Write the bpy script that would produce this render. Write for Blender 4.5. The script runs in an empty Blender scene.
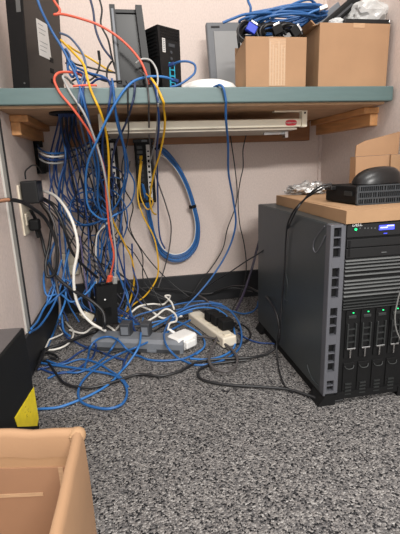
import bpy, bmesh, math, random
from mathutils import Vector, Matrix

scene = bpy.context.scene
COL = scene.collection
PI = math.pi

# ------------------------------------------------------------------ camera frame
F = 400.0; CX, CY = 200.0, 267.0
CAM = Vector((0, 0, .56))
_d = Vector((128 - CX, 165 - CY, F))
_k = (-(_d[0] * 60) + F * F) / (-_d[1])
_D = Vector((60, _k, F)).normalized()
_d.normalize()
_X = _D.cross(_d)
def ray(px, py):
    c = Vector((px - CX, py - CY, F))
    return Vector((c.dot(_X), c.dot(_d), -c.dot(_D)))
def onY(px, py, Y):
    r = ray(px, py); return CAM + r * (Y / r[1])
def onZ(px, py, Z):
    r = ray(px, py); return CAM + r * ((Z - CAM[2]) / r[2])
def onX(px, py, X):
    r = ray(px, py); return CAM + r * (X / r[0])

# room dimensions (metres)
XL, XR, YB, YN = -.32, .785, 1.6, .56
DZ0, DZ1, DY = .722, .762, 1.135         # worktop underside, top, front

# ------------------------------------------------------------------ materials
def lin(c):
    return tuple(((v / 255) / 12.92 if v / 255 <= .04045 else ((v / 255 + .055) / 1.055) ** 2.4) for v in c) + (1,)
MATS = {}
def mat(name, rgb, rough=.5, metal=0., var=.0, scale=30., bump=0., bscale=None, emit=None, estr=0., trans=0., alpha=1., stretch=None, coat=0., rgb2=None, spec=.5):
    if name in MATS: return MATS[name]
    m = bpy.data.materials.new(name); m.use_nodes = True
    nt = m.node_tree; b = nt.nodes['Principled BSDF']
    b.inputs['Base Color'].default_value = lin(rgb)
    b.inputs['Roughness'].default_value = rough
    b.inputs['Metallic'].default_value = metal
    b.inputs['Specular IOR Level'].default_value = spec
    if coat: b.inputs['Coat Weight'].default_value = coat
    if trans: b.inputs['Transmission Weight'].default_value = trans
    if alpha < 1: b.inputs['Alpha'].default_value = alpha
    if emit:
        b.inputs['Emission Color'].default_value = lin(emit); b.inputs['Emission Strength'].default_value = estr
    tc = nt.nodes.new('ShaderNodeTexCoord'); mp = nt.nodes.new('ShaderNodeMapping')
    nt.links.new(tc.outputs['Object'], mp.inputs['Vector'])
    if stretch: mp.inputs['Scale'].default_value = stretch
    if var or rgb2:
        n = nt.nodes.new('ShaderNodeTexNoise'); n.inputs['Scale'].default_value = scale; n.inputs['Detail'].default_value = 4
        nt.links.new(mp.outputs['Vector'], n.inputs['Vector'])
        r = nt.nodes.new('ShaderNodeValToRGB')
        c = lin(rgb); c2 = lin(rgb2) if rgb2 else c
        r.color_ramp.elements[0].position = .3; r.color_ramp.elements[1].position = .7
        r.color_ramp.elements[0].color = tuple(v * (1 - var) for v in c2[:3]) + (1,)
        r.color_ramp.elements[1].color = tuple(min(1, v * (1 + var)) for v in c[:3]) + (1,)
        nt.links.new(n.outputs['Fac'], r.inputs['Fac']); nt.links.new(r.outputs['Color'], b.inputs['Base Color'])
    if bump:
        n2 = nt.nodes.new('ShaderNodeTexNoise'); n2.inputs['Scale'].default_value = bscale or scale; n2.inputs['Detail'].default_value = 3
        nt.links.new(mp.outputs['Vector'], n2.inputs['Vector'])
        bp = nt.nodes.new('ShaderNodeBump'); bp.inputs['Strength'].default_value = bump; bp.inputs['Distance'].default_value = .002
        nt.links.new(n2.outputs['Fac'], bp.inputs['Height']); nt.links.new(bp.outputs['Normal'], b.inputs['Normal'])
    MATS[name] = m
    return m

def carpet_mat():
    m = bpy.data.materials.new('loop_carpet'); m.use_nodes = True
    nt = m.node_tree; b = nt.nodes['Principled BSDF']; b.inputs['Roughness'].default_value = .95; b.inputs['Specular IOR Level'].default_value = .15
    tc = nt.nodes.new('ShaderNodeTexCoord')
    v = nt.nodes.new('ShaderNodeTexVoronoi'); v.inputs['Scale'].default_value = 300
    nt.links.new(tc.outputs['Object'], v.inputs['Vector'])
    r = nt.nodes.new('ShaderNodeValToRGB'); e = r.color_ramp.elements
    e[0].position = 0; e[0].color = lin((26, 26, 28)); e[1].position = 1; e[1].color = lin((158, 155, 152))
    for p, c in ((.14, (42, 42, 44)), (.26, (88, 86, 86)), (.55, (108, 105, 104)), (.82, (128, 124, 121))):
        x = e.new(p); x.color = lin(c)
    s = nt.nodes.new('ShaderNodeSeparateColor'); nt.links.new(v.outputs['Color'], s.inputs['Color'])
    nt.links.new(s.outputs['Red'], r.inputs['Fac'])
    n = nt.nodes.new('ShaderNodeTexNoise'); n.inputs['Scale'].default_value = 420; n.inputs['Detail'].default_value = 3
    nt.links.new(tc.outputs['Object'], n.inputs['Vector'])
    mx = nt.nodes.new('ShaderNodeMix'); mx.data_type = 'RGBA'; mx.blend_type = 'OVERLAY'; mx.inputs[0].default_value = .35
    nt.links.new(r.outputs['Color'], mx.inputs[6]); nt.links.new(n.outputs['Fac'], mx.inputs[7])
    nt.links.new(mx.outputs[2], b.inputs['Base Color'])
    bp = nt.nodes.new('ShaderNodeBump'); bp.inputs['Strength'].default_value = .7; bp.inputs['Distance'].default_value = .004; bp.invert = True
    nt.links.new(v.outputs['Distance'], bp.inputs['Height']); nt.links.new(bp.outputs['Normal'], b.inputs['Normal'])
    return m

M_wall = mat('panel_fabric', (217, 202, 194), .95, var=.07, scale=230, bump=.35, bscale=420, stretch=(1, 1, .55), spec=.15)
M_carpet = carpet_mat()
M_base = mat('black_vinyl', (30, 31, 34), .55, var=.1)
M_trim = mat('grey_trim', (176, 174, 168), .5)
M_gap = mat('dark_gap', (44, 44, 46), .8)
M_lam = mat('teal_laminate', (86, 108, 108), .38, var=.05, scale=16, stretch=(1, 4, 8))
M_under = mat('worktop_underside', (192, 156, 122), .7, var=.15, scale=18)
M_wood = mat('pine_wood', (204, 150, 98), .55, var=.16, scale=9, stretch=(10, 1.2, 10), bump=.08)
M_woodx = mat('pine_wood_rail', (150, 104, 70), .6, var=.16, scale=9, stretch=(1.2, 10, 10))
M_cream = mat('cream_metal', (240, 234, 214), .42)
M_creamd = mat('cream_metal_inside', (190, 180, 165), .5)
M_card = mat('cardboard', (162, 126, 94), .8, var=.05, scale=14, bump=.05, bscale=200)
M_cardin = mat('cardboard_inner', (162, 126, 92), .85, var=.07, scale=10, bump=.08, bscale=160)
M_cardlt = mat('cardboard_light', (162, 128, 95), .8, var=.05, scale=18)
M_tape = mat('clear_tape', (184, 150, 118), .25, var=.12, scale=60, stretch=(1, 1, 6))
M_blk = mat('black_plastic', (22, 22, 23), .42, var=.08, spec=.35)
M_blkm = mat('black_matt', (14, 14, 15), .65, var=.08, spec=.25)
M_blkg = mat('black_gloss', (12, 12, 12), .3, spec=.3)
M_twr = mat('dark_case_sheen', (50, 45, 41), .36, var=.06, scale=80, metal=.3, spec=.4)  # black case; the grey-brown reflection on its wide face is put into the colour
M_side = mat('gunmetal_paint', (62, 68, 70), .38, metal=.25, var=.04, scale=60)
M_silver = mat('silver_bezel', (96, 97, 103), .42, metal=.3)
M_grille = mat('grille_silver', (100, 102, 102), .4, metal=.3)
M_dgrille = mat('grille_dark', (50, 52, 52), .4, metal=.3)
M_chrome = mat('chrome', (200, 200, 200), .22, metal=1)
M_white = mat('white_plastic', (232, 230, 226), .35)
M_beige = mat('beige_plastic', (214, 204, 184), .45)
M_label = mat('paper_label', (208, 204, 200), .6, var=.06, scale=90, stretch=(4, 4, 30))
M_ink = mat('dark_ink', (60, 60, 62), .7)
M_winkt = mat('white_ink', (232, 232, 232), .6)
M_gscreen = mat('grey_panel', (132, 132, 132), .45, var=.03)
M_gframe = mat('grey_frame', (92, 94, 98), .45)
M_gstrip = mat('grey_strip_plastic', (112, 116, 122), .45, var=.04)
M_dstrip = mat('dark_strip_plastic', (58, 60, 64), .5)
M_yel = mat('yellow_sticker', (238, 214, 30), .45, var=.08, scale=60)
M_red = mat('red_badge', (206, 36, 52), .4)
M_orp = mat('orange_plug', (226, 92, 62), .45)
M_led = mat('green_led', (30, 220, 120), .3, emit=(40, 255, 140), estr=1.0)
M_lcd = mat('blue_lcd', (60, 70, 220), .3, emit=(70, 80, 255), estr=1.1)
M_lcdt = mat('lcd_text', (210, 215, 255), .3, emit=(215, 220, 255), estr=1.2)
M_port = mat('cyan_port', (40, 160, 190), .4)
M_vga = mat('blue_vga', (36, 62, 190), .4)
M_bag = mat('clear_bag', (214, 214, 212), .18, var=.1, scale=40, trans=.25, bump=.4, bscale=60)
M_foil = mat('silver_bag', (190, 188, 186), .25, metal=.55, var=.12, scale=60, bump=.4, bscale=80)
C_blue = mat('blue_cable', (38, 90, 148), .42)
C_blued = mat('dark_blue_cable', (30, 60, 114), .45)
C_bluel = mat('light_blue_cable', (50, 110, 174), .42)
C_navy = mat('navy_cable', (44, 54, 84), .45)
C_yel = mat('yellow_cable', (222, 172, 34), .42)
C_org = mat('orange_cable', (212, 92, 68), .42)
C_wht = mat('white_cable', (226, 222, 214), .42)
C_gry = mat('grey_cable', (164, 164, 162), .45)
C_blk = mat('black_cable', (28, 28, 30), .42)
C_dgr = mat('dark_grey_cable', (78, 74, 74), .45)

# ------------------------------------------------------------------ object helpers
def link(name, me, material, parent=None):
    o = bpy.data.objects.new(name, me); COL.objects.link(o)
    if material and not me.materials: me.materials.append(material)
    if parent: o.parent = parent
    return o
def smooth(me, ang=.6):
    for p in me.polygons: p.use_smooth = True
    try: me.set_sharp_from_angle(angle=ang)
    except Exception: pass
class MB:
    def __init__(s): s.b = bmesh.new()
    def box(s, lo, hi, M=None, bev=0., seg=2):
        g = bmesh.ops.create_cube(s.b, size=1)
        vs = g['verts']
        for v in vs:
            v.co = Vector(tuple((lo[i] + hi[i]) / 2 + v.co[i] * (hi[i] - lo[i]) for i in range(3)))
        if bev:
            es = list({e for v in vs for e in v.link_edges})
            r = bmesh.ops.bevel(s.b, geom=es, offset=bev, segments=seg, affect='EDGES', profile=.5, clamp_overlap=True)
            vs = list({v for f in r['faces'] for v in f.verts} | {v for v in vs if v.is_valid})
            seen = set(vs); st = list(vs)
            while st:
                v = st.pop()
                for e in v.link_edges:
                    w = e.other_vert(v)
                    if w not in seen: seen.add(w); st.append(w)
            vs = list(seen)
        if M is not None:
            for v in vs: v.co = M @ v.co
        return s
    def prism(s, poly, axis, a, b, M=None, hole=None):
        """poly: 2-D outline extruded along axis (0,1,2) from a to b."""
        def p3(p, t):
            l = list(p); l.insert(axis, t); return Vector(l)
        n = len(poly)
        v0 = [s.b.verts.new(p3(p, a)) for p in poly]; v1 = [s.b.verts.new(p3(p, b)) for p in poly]
        s.b.faces.new(v0); s.b.faces.new(v1[::-1])
        for i in range(n): s.b.faces.new((v0[i], v1[i], v1[(i + 1) % n], v0[(i + 1) % n]))
        if M is not None:
            for v in v0 + v1: v.co = M @ v.co
        return s
    def hexa(s, c):
        """eight corners: bottom ring then top ring."""
        v = [s.b.verts.new(Vector(p)) for p in c]
        for f in ((0, 1, 2, 3), (7, 6, 5, 4), (0, 4, 5, 1), (1, 5, 6, 2), (2, 6, 7, 3), (3, 7, 4, 0)):
            s.b.faces.new([v[i] for i in f])
        return s
    def cyl(s, p0, p1, r0, r1=None, n=20):
        p0, p1 = Vector(p0), Vector(p1); d = p1 - p0; L = d.length
        M = Matrix.Translation((p0 + p1) / 2) @ d.to_track_quat('Z', 'Y').to_matrix().to_4x4()
        bmesh.ops.create_cone(s.b, cap_ends=True, segments=n, radius1=r0, radius2=r0 if r1 is None else r1, depth=L, matrix=M)
        return s
    def lathe(s, prof, c=(0, 0, 0), n=40, M=None):
        rings = []
        for r, z in prof:
            if r < 1e-6: rings.append([s.b.verts.new(Vector((c[0], c[1], c[2] + z)))])
            else: rings.append([s.b.verts.new(Vector((c[0] + r * math.cos(2 * PI * i / n), c[1] + r * math.sin(2 * PI * i / n), c[2] + z))) for i in range(n)])
        for A, B in zip(rings, rings[1:]):
            for i in range(n):
                j = (i + 1) % n
                q = [A[i % len(A)], A[j % len(A)], B[j % len(B)], B[i % len(B)]]
                q2 = []
                for v in q:
                    if v not in q2: q2.append(v)
                if len(q2) > 2: s.b.faces.new(q2)
        if M is not None:
            for R in rings:
                for v in R: v.co = M @ v.co
        return s
    def tube(s, pts, r, n=8, taper=None):
        pts = [Vector(p) for p in pts]
        P = [pts[0]]
        for p in pts[1:]:
            if (p - P[-1]).length > 1e-5: P.append(p)
        pts = P
        if len(pts) < 2: return s
        rings = []; up = None
        for i, p in enumerate(pts):
            t = (pts[min(i + 1, len(pts) - 1)] - pts[max(i - 1, 0)])
            if t.length < 1e-7: t = pts[min(i + 1, len(pts) - 1)] - p
            t.normalize()
            if up is None:
                up = Vector((0, 0, 1)) if abs(t.z) < .9 else Vector((1, 0, 0))
            up = up - t * up.dot(t)
            if up.length < 1e-5: up = t.orthogonal()
            up.normalize(); sd = t.cross(up)
            rings.append([s.b.verts.new(p + (up * math.cos(2 * PI * k / n) + sd * math.sin(2 * PI * k / n)) * r) for k in range(n)])
        for A, B in zip(rings, rings[1:]):
            for k in range(n): s.b.faces.new((A[k], A[(k + 1) % n], B[(k + 1) % n], B[k]))
        s.b.faces.new(rings[0][::-1]); s.b.faces.new(rings[-1])
        return s
    def build(s, name, material, parent=None, sm=False, ang=.6):
        bmesh.ops.recalc_face_normals(s.b, faces=s.b.faces)
        me = bpy.data.meshes.new(name); s.b.to_mesh(me); s.b.free()
        o = link(name, me, material, parent)
        if sm: smooth(me, ang)
        return o
def thing(name, label, cat, loc=(0, 0, 0), rz=0., group=None):
    o = bpy.data.objects.new(name, None); COL.objects.link(o); o.empty_display_size = .02
    o.location = loc; o.rotation_euler = (0, 0, rz)
    return tag(o, label, cat, group)
def tag(o, label, cat, group=None):
    o['label'] = label; o['category'] = cat
    if group: o['group'] = group
    return o
def struct(o): o['kind'] = 'structure'; return o
def text(name, s, size, M, material, parent=None, depth=.0004):
    cu = bpy.data.curves.new(name, 'FONT'); cu.body = s; cu.size = size; cu.extrude = depth
    cu.align_x = 'CENTER'; cu.align_y = 'CENTER'
    t = bpy.data.objects.new(name, cu); COL.objects.link(t)
    bpy.context.view_layer.update()
    me = bpy.data.meshes.new_from_object(t.evaluated_get(bpy.context.evaluated_depsgraph_get()))
    bpy.data.objects.remove(t)
    me.transform(M); me.materials.clear()
    return link(name, me, material, parent)
def local(o, p):
    """world point -> the frame of an unparented thing."""
    return (Matrix.Translation(o.location) @ o.rotation_euler.to_matrix().to_4x4()).inverted() @ Vector(p)

# ------------------------------------------------------------------ the room
def room():
    struct(MB().box((-1.6, -1.2, -.05), (1.8, YB + .05, 0)).build('floor', M_carpet))
    struct(MB().box((XL - .06, YB, 0), (XR + .06, YB + .06, 1.75)).build('wall_back', M_wall))
    w = struct(MB().box((XL - .06, YN, 0), (XL, YB, 1.75)).build('wall_left', M_wall))
    MB().box((XL - .064, YN - .012, 0), (XL + .004, YN, 1.76)).build('end_trim', M_trim, w)
    w = struct(MB().box((XR, YN, 0), (XR + .06, YB, 1.75)).build('wall_right', M_wall))
    MB().box((XR - .004, YN - .012, 0), (XR + .064, YN, 1.76)).build('end_trim', M_trim, w)
    H = .118
    struct(MB().box((XL, YB - .012, 0), (XR, YB, H), bev=.002).build('baseboard_back', M_base))
    struct(MB().box((XL, YN, 0), (XL + .01, YB - .012, H), bev=.002).build('baseboard_left', M_base))
    struct(MB().box((XR - .01, YN, 0), (XR, YB - .012, H), bev=.002).build('baseboard_right', M_base))
    struct(MB().box((XL, 1.146, H), (XL + .003, 1.172, DZ0)).build('trim_1', M_gap))
    struct(MB().box((XL, 1.118, H), (XL + .005, 1.146, DZ0)).build('trim_2', M_trim))
    struct(MB().box((XR - .012, YB - .006, H), (XR, YB, 1.75)).build('trim_3', M_wall))
room()

# ------------------------------------------------------------------ desk (fixed worktop, brackets)
def desk():
    t = thing('worktop', 'teal grey laminate worktop carrying computers and cardboard boxes', 'desk', ((XL + XR) / 2, DY, 0))
    x0, x1 = XL + .001 - t.location.x, XR - .004 - t.location.x
    MB().box((x0, 0, DZ0), (x1 - .006, YB - DY, DZ1), bev=.003).build('laminate_top', M_lam, t)
    MB().box((x0 + .002, .02, DZ0 - .006), (x1 - .02, YB - DY, DZ0)).build('underside', M_under, t)
desk()
for side, x in (('left', XL), ('right', XR)):
    s = 1 if side == 'left' else -1
    t = thing('support_bracket', 'pine wood support rail under the worktop, fixed along the wall %s' % ('by the blue cable bundle' if side == 'left' else 'above the server'), 'bracket', (x, 1.27, 0), group=None)
    if side == 'right': t.location.y = 1.215
    L = YB - t.location.y
    MB().box((min(0, s * .05), 0, .697), (max(0, s * .05), L, .7155), bev=.002).build('upper_batten', M_wood, t)
    MB().box((min(0, s * .026), .004, .661), (max(0, s * .026), L, .697), bev=.002).build('lower_batten', M_wood, t)
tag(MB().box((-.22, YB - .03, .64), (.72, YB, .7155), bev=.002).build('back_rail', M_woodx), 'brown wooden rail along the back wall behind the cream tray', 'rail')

# ------------------------------------------------------------------ cream pull-out tray under the desk
def tray():
    Y = 1.27
    t = thing('keyboard_tray', 'cream metal pull-out tray with a red oval badge hung under the worktop', 'tray', (0, Y, 0))
    x0, x1 = -.062, .553
    MB().box((x0, 0, .667), (x1, .012, .692), bev=.003).build('front_rail', M_cream, t)
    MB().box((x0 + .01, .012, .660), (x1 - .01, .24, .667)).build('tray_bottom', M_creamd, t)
    b = MB(); b.box((x1, -.004, .666), (x1 + .018, .02, .7158), bev=.002)
    b.box((x1 - .09, -.002, .712), (x1 + .018, .02, .7158)); b.build('hanging_bracket', M_cream, t)
    b = MB(); b.box((x0 - .014, 0, .666), (x0, .02, .7158), bev=.002); b.build('hanging_bracket', M_cream, t)
    b = MB(); b.box((x1 - .09, .1, .652), (x1 - .01, .11, .660)); b.box((x1 - .022, .08, .640), (x1 - .012, .11, .66)); b.build('slide_catch', M_chrome, t)
    MB().cyl((x1 + .009, -.004, .708), (x1 + .009, -.006, .708), .003).build('screw', M_gap, t)
    n = 28; cxb, czb, rw, rh = x1 - .035, .6795, .0185, .0088
    poly = [(cxb + rw * math.copysign(abs(math.cos(2 * PI * i / n)) ** .6, math.cos(2 * PI * i / n)), czb + rh * math.copysign(abs(math.sin(2 * PI * i / n)) ** .7, math.sin(2 * PI * i / n))) for i in range(n)]
    g = MB().prism(poly, 1, -.0012, .001).build('badge', M_red, t)
    g['label'] = 'red rounded badge with white lettering'
    text('lettering', 'Rubbermaid', .0066, Matrix.Translation((cxb, -.0016, czb)) @ Matrix.Rotation(PI / 2, 4, 'X'), M_winkt, g)
tray()

# ------------------------------------------------------------------ server
def server():
    Y0, Y1, X0, W, H = .774, 1.27, .4085, .222, .4285
    t = thing('server_tower', 'large gunmetal and black server tower standing on the carpet at the right', 'server', (X0, Y0, 0))
    D = Y1 - Y0
    MB().box((.004, .02, .022), (W - .002, D, H - .002), bev=.003).build('chassis', M_side, t)
    sp = MB().box((0, .018, .024), (.004, D - .004, H), bev=.0015).build('side_panel', M_side, t)
    # recessed slanted latch handle on the side panel
    def side(*q): return [Vector((-.0004, p.y - Y0, p.z)) for p in (onX(px, py, X0) for px, py in q)]
    MB().tube(catmull(side((324.5, 228.5), (319, 235), (314.5, 242), (313, 250), (315, 254.5), (318, 252), (325, 238)), 6), .0017, 6).build('latch_handle', M_silver, sp, True)
    MB().tube(catmull(side((283, 272), (286.5, 280), (287, 290), (284, 300), (287, 303.5)), 6), .0012, 6).build('raised_curve', M_side, sp, True)  # thin curves raised on the side panel in its own material
    MB().tube(catmull(side((306.5, 366), (309, 374), (313, 382), (318, 387)), 6), .0012, 6).build('raised_curve', M_side, sp, True)
    MB().box((.004, .018, H - .002), (W, D - .004, H + .001), bev=.001).build('top_cover', M_side, t)
    # silver bezel strip with vent windows
    wx0, wx1 = .0085, .0245; sx1 = .0355
    wins = []
    for (py0, py1) in ((230, 260), (270, 300), (309.5, 337), (345.5, 373), (381, 401)):
        zt = onY(338, py0, Y0).z; zb = max(onY(333, py1, Y0).z, .036); wins.append((zb, zt))
    b = MB()
    b.box((0, 0, .024), (wx0, .022, H), bev=.002); b.box((wx1, 0, .024), (sx1, .022, H), bev=.002)
    edges = [H] + [v for w in wins for v in (w[1], w[0])] + [.024]
    for i in range(0, len(edges), 2):
        b.box((wx0 - .002, .0005, edges[i + 1]), (wx1 + .002, .02, edges[i]))
    bz = b.build('bezel_strip', M_silver, t)
    bz['label'] = 'silver bezel strip with square vent windows'
    MB().box((wx0 - .002, .012, .03), (wx1 + .002, .021, H - .01)).build('vent_backing', M_blkm, bz)
    for zb, zt in wins:
        k = 3 if zt - zb > .045 else 2
        for j in range(1, k):
            z = zb + (zt - zb) * j / k
            MB().box((wx0, .002, z - .0012), (wx1, .014, z + .0012)).build('vent_bar', M_silver, bz)
    # black front
    MB().box((sx1, .006, .024), (W, .03, H), bev=.002).build('front_panel', M_blkm, t)
    def fp(px, py):
        p = onY(px, py, Y0); return p.x - X0, p.z
    f0, f1 = sx1 + .002, W - .004
    cp = MB().box((f0, .001, .398), (f1, .01, H - .002), bev=.0015).build('control_panel', M_blk, t)
    x, z = fp(356.5, 227.6)
    text('brand_lettering', 'DELL', .0105, Matrix.Translation((x + .001, .0006, z + .0012)) @ Matrix.Rotation(PI / 2, 4, 'X'), M_winkt, cp)
    x, z = fp(355.3, 231.6)
    MB().cyl((x, .001, z), (x, -.0012, z - .0002), .0026).build('power_light', M_led, cp)
    for px in (359.5, 364.5, 367.5, 371, 374.5):
        x, z = fp(px, 230.4)
        MB().box((x - .0011, -.0002, z - .0014), (x + .0011, .001, z + .0014)).build('indicator', M_grille, cp)
    x, z = fp(378.5, 232.4); x2, z2 = fp(394, 226.6)
    l = MB().box((x, -.0004, z), (x2, .001, z2)).build('status_screen', M_lcd, cp)
    l['label'] = 'lit blue screen with pale writing'
    b = MB()
    for j, (a, c) in enumerate(((.08, .55), (.5, .92))):
        zz = z + (z2 - z) * (.4 if j == 0 else .72)
        q = x + (x2 - x) * a
        while q < x + (x2 - x) * c:
            b.box((q, -.0008, zz), (q + .0014, -.0003, zz + .0022)); q += .0021
    b.build('screen_writing', M_lcdt, l)
    x, z = fp(385, 235.5)
    MB().box((x - .004, .0002, z - .0006), (x + .004, .0012, z + .0006)).build('panel_mark', M_lcd, cp)
    # optical bays
    for zt, zb in ((.394, .376), (.374, .353)):
        o = MB().box((f0 + .002, .0025, zb), (f1 - .002, .01, zt), bev=.001).build('drive_bay_cover', M_blk, t)
        if zt > .39:
            b = MB(); b.box((f0 + .006, .0015, .356), (f0 + .0075, .004, .392)); b.box((f0 + .009, .0015, .356), (f0 + .0105, .004, .392)); b.build('hinge_slot', M_blkm, o)
        else:
            MB().box((f0 + .085, .0015, zb + .007), (f0 + .097, .0035, zb + .009)).build('eject_button', M_grille, o)
    # louvre grille
    for rows, mm in (((263, 266, 269.6, 273, 277.5), M_grille), ((283, 286.5, 290, 294, 298), M_grille), ((302, 305, 308, 310.5), M_dgrille)):
        b = MB()
        for py in rows:
            z = fp(350, py)[1]; hh = .0013 if mm is M_grille else .0011
            b.prism([(-.002, z - hh), (.012, z - hh - .001), (.012, z + hh), (.001, z + hh)], 0, f0, f1)
        b.build('louvre_grille', mm, t)
    # hot-swap drives, two rows of four
    dx = (f1 - f0) / 5.55
    z1t, z1b = fp(350, 313)[1], fp(347, 360)[1]
    z2t, z2b = fp(347, 365)[1], fp(345, 398)[1]
    for row, (zt, zb) in enumerate(((z1t, z1b), (z2t, z2b))):
        for k in range(5):
            xa = fp(345.5, 330)[0] + k * .0366; xb = xa + .027
            if xb > f1: continue
            c = MB().box((xa, .0025, zb), (xb, .01, zt), bev=.001).build('drive_carrier', M_blkm, t)
            hh = zt - zb
            if row == 0:
                MB().box((xa + .015, .0012, zt - .0065), (xa + .018, .004, zt - .0045)).build('activity_light', M_led, c)
                b = MB(); b.box((xa + .004, -.001, zt - .018), (xb - .004, .004, zt - .011), bev=.001); b.build('release_tab', M_dgrille, c)
                g0, g1 = zb + hh * .20, zb + hh * .74
                b = MB(); b.box((xa + .002, -.003, g0), (xa + .0055, .004, g1), bev=.001); b.box((xb - .0055, -.003, g0), (xb - .002, .004, g1), bev=.001)
                for q in range(1, 4):
                    zz = g0 + (g1 - g0) * q / 4 + .002
                    b.box((xa + .005, -.0015, zz - .0014), (xb - .005, .004, zz + .0014))
                b.build('carrier_handle', M_dgrille, c)
                b = MB(); b.box((xa + .003, -.0042, g0), (xb - .003, .0, g0 + .0042), bev=.001); b.box((xa + .0105, -.003, zb + .002), (xa + .0142, .003, g0), bev=.0005)
                b.build('handle_bar', M_chrome, c)
            else:
                b = MB(); b.tube(catmull([Vector((xa + .002, .001, zt - .006)), Vector((xa + .006, -.002, zt - .012)), Vector((xb - .006, -.002, zt - .012)), Vector((xb - .002, .001, zt - .006))], 5), .0012, 6)
                b.build('carrier_handle', M_dgrille, c, True)
                b = MB()
                for q in range(4):
                    zz = zb + .006 + q * .0085
                    b.box((xa + .006, -.0008, zz), (xb - .006, .004, zz + (.0035 if q else .0025)))
                b.build('carrier_slots', M_dgrille, c)
    # plinth and feet
    b = MB(); b.prism([(.0, .012), (.02, .0), (D - .01, .0), (D, .03), (0, .03)], 0, .004, W - .004); b.build('plinth', M_blkm, t)
    for y in (-.002, D - .07):
        for s in (0, 1):
            xx = -.014 if s == 0 else W - .03
            MB().prism([(xx, 0), (xx + .044, 0), (xx + .044, .026), (xx + (.018 if s == 0 else 0), .026)] if s == 0 else [(xx, 0), (xx + .044, 0), (xx + .026, .026), (xx, .026)], 1, y, y + .055).build('foot', M_blkm, t)

def catmull(P, n=8, closed=False):
    out = []
    m = len(P)
    if m < 3:
        return [P[0].lerp(P[-1], i / n) for i in range(n + 1)]
    rng = range(m if closed else m - 1)
    for i in rng:
        if closed: p0, p1, p2, p3 = P[(i - 1) % m], P[i], P[(i + 1) % m], P[(i + 2) % m]
        else:
            p1, p2 = P[i], P[i + 1]
            p0 = P[i - 1] if i else p1 * 2 - p2
            p3 = P[i + 2] if i + 2 < m else p2 * 2 - p1
        # centripetal parametrisation
        t0 = 0.; t1 = t0 + max((p1 - p0).length, 1e-6) ** .5; t2 = t1 + max((p2 - p1).length, 1e-6) ** .5; t3 = t2 + max((p3 - p2).length, 1e-6) ** .5
        for k in range(n):
            t = t1 + (t2 - t1) * k / n
            A1 = p0 * ((t1 - t) / (t1 - t0)) + p1 * ((t - t0) / (t1 - t0))
            A2 = p1 * ((t2 - t) / (t2 - t1)) + p2 * ((t - t1) / (t2 - t1))
            A3 = p2 * ((t3 - t) / (t3 - t2)) + p3 * ((t - t2) / (t3 - t2))
            B1 = A1 * ((t2 - t) / (t2 - t0)) + A2 * ((t - t0) / (t2 - t0))
            B2 = A2 * ((t3 - t) / (t3 - t1)) + A3 * ((t - t1) / (t3 - t1))
            out.append(B1 * ((t2 - t) / (t2 - t1)) + B2 * ((t - t1) / (t2 - t1)))
    if closed: out.append(out[0].copy())
    else: out.append(P[-1].copy())
    return out
server()

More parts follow.
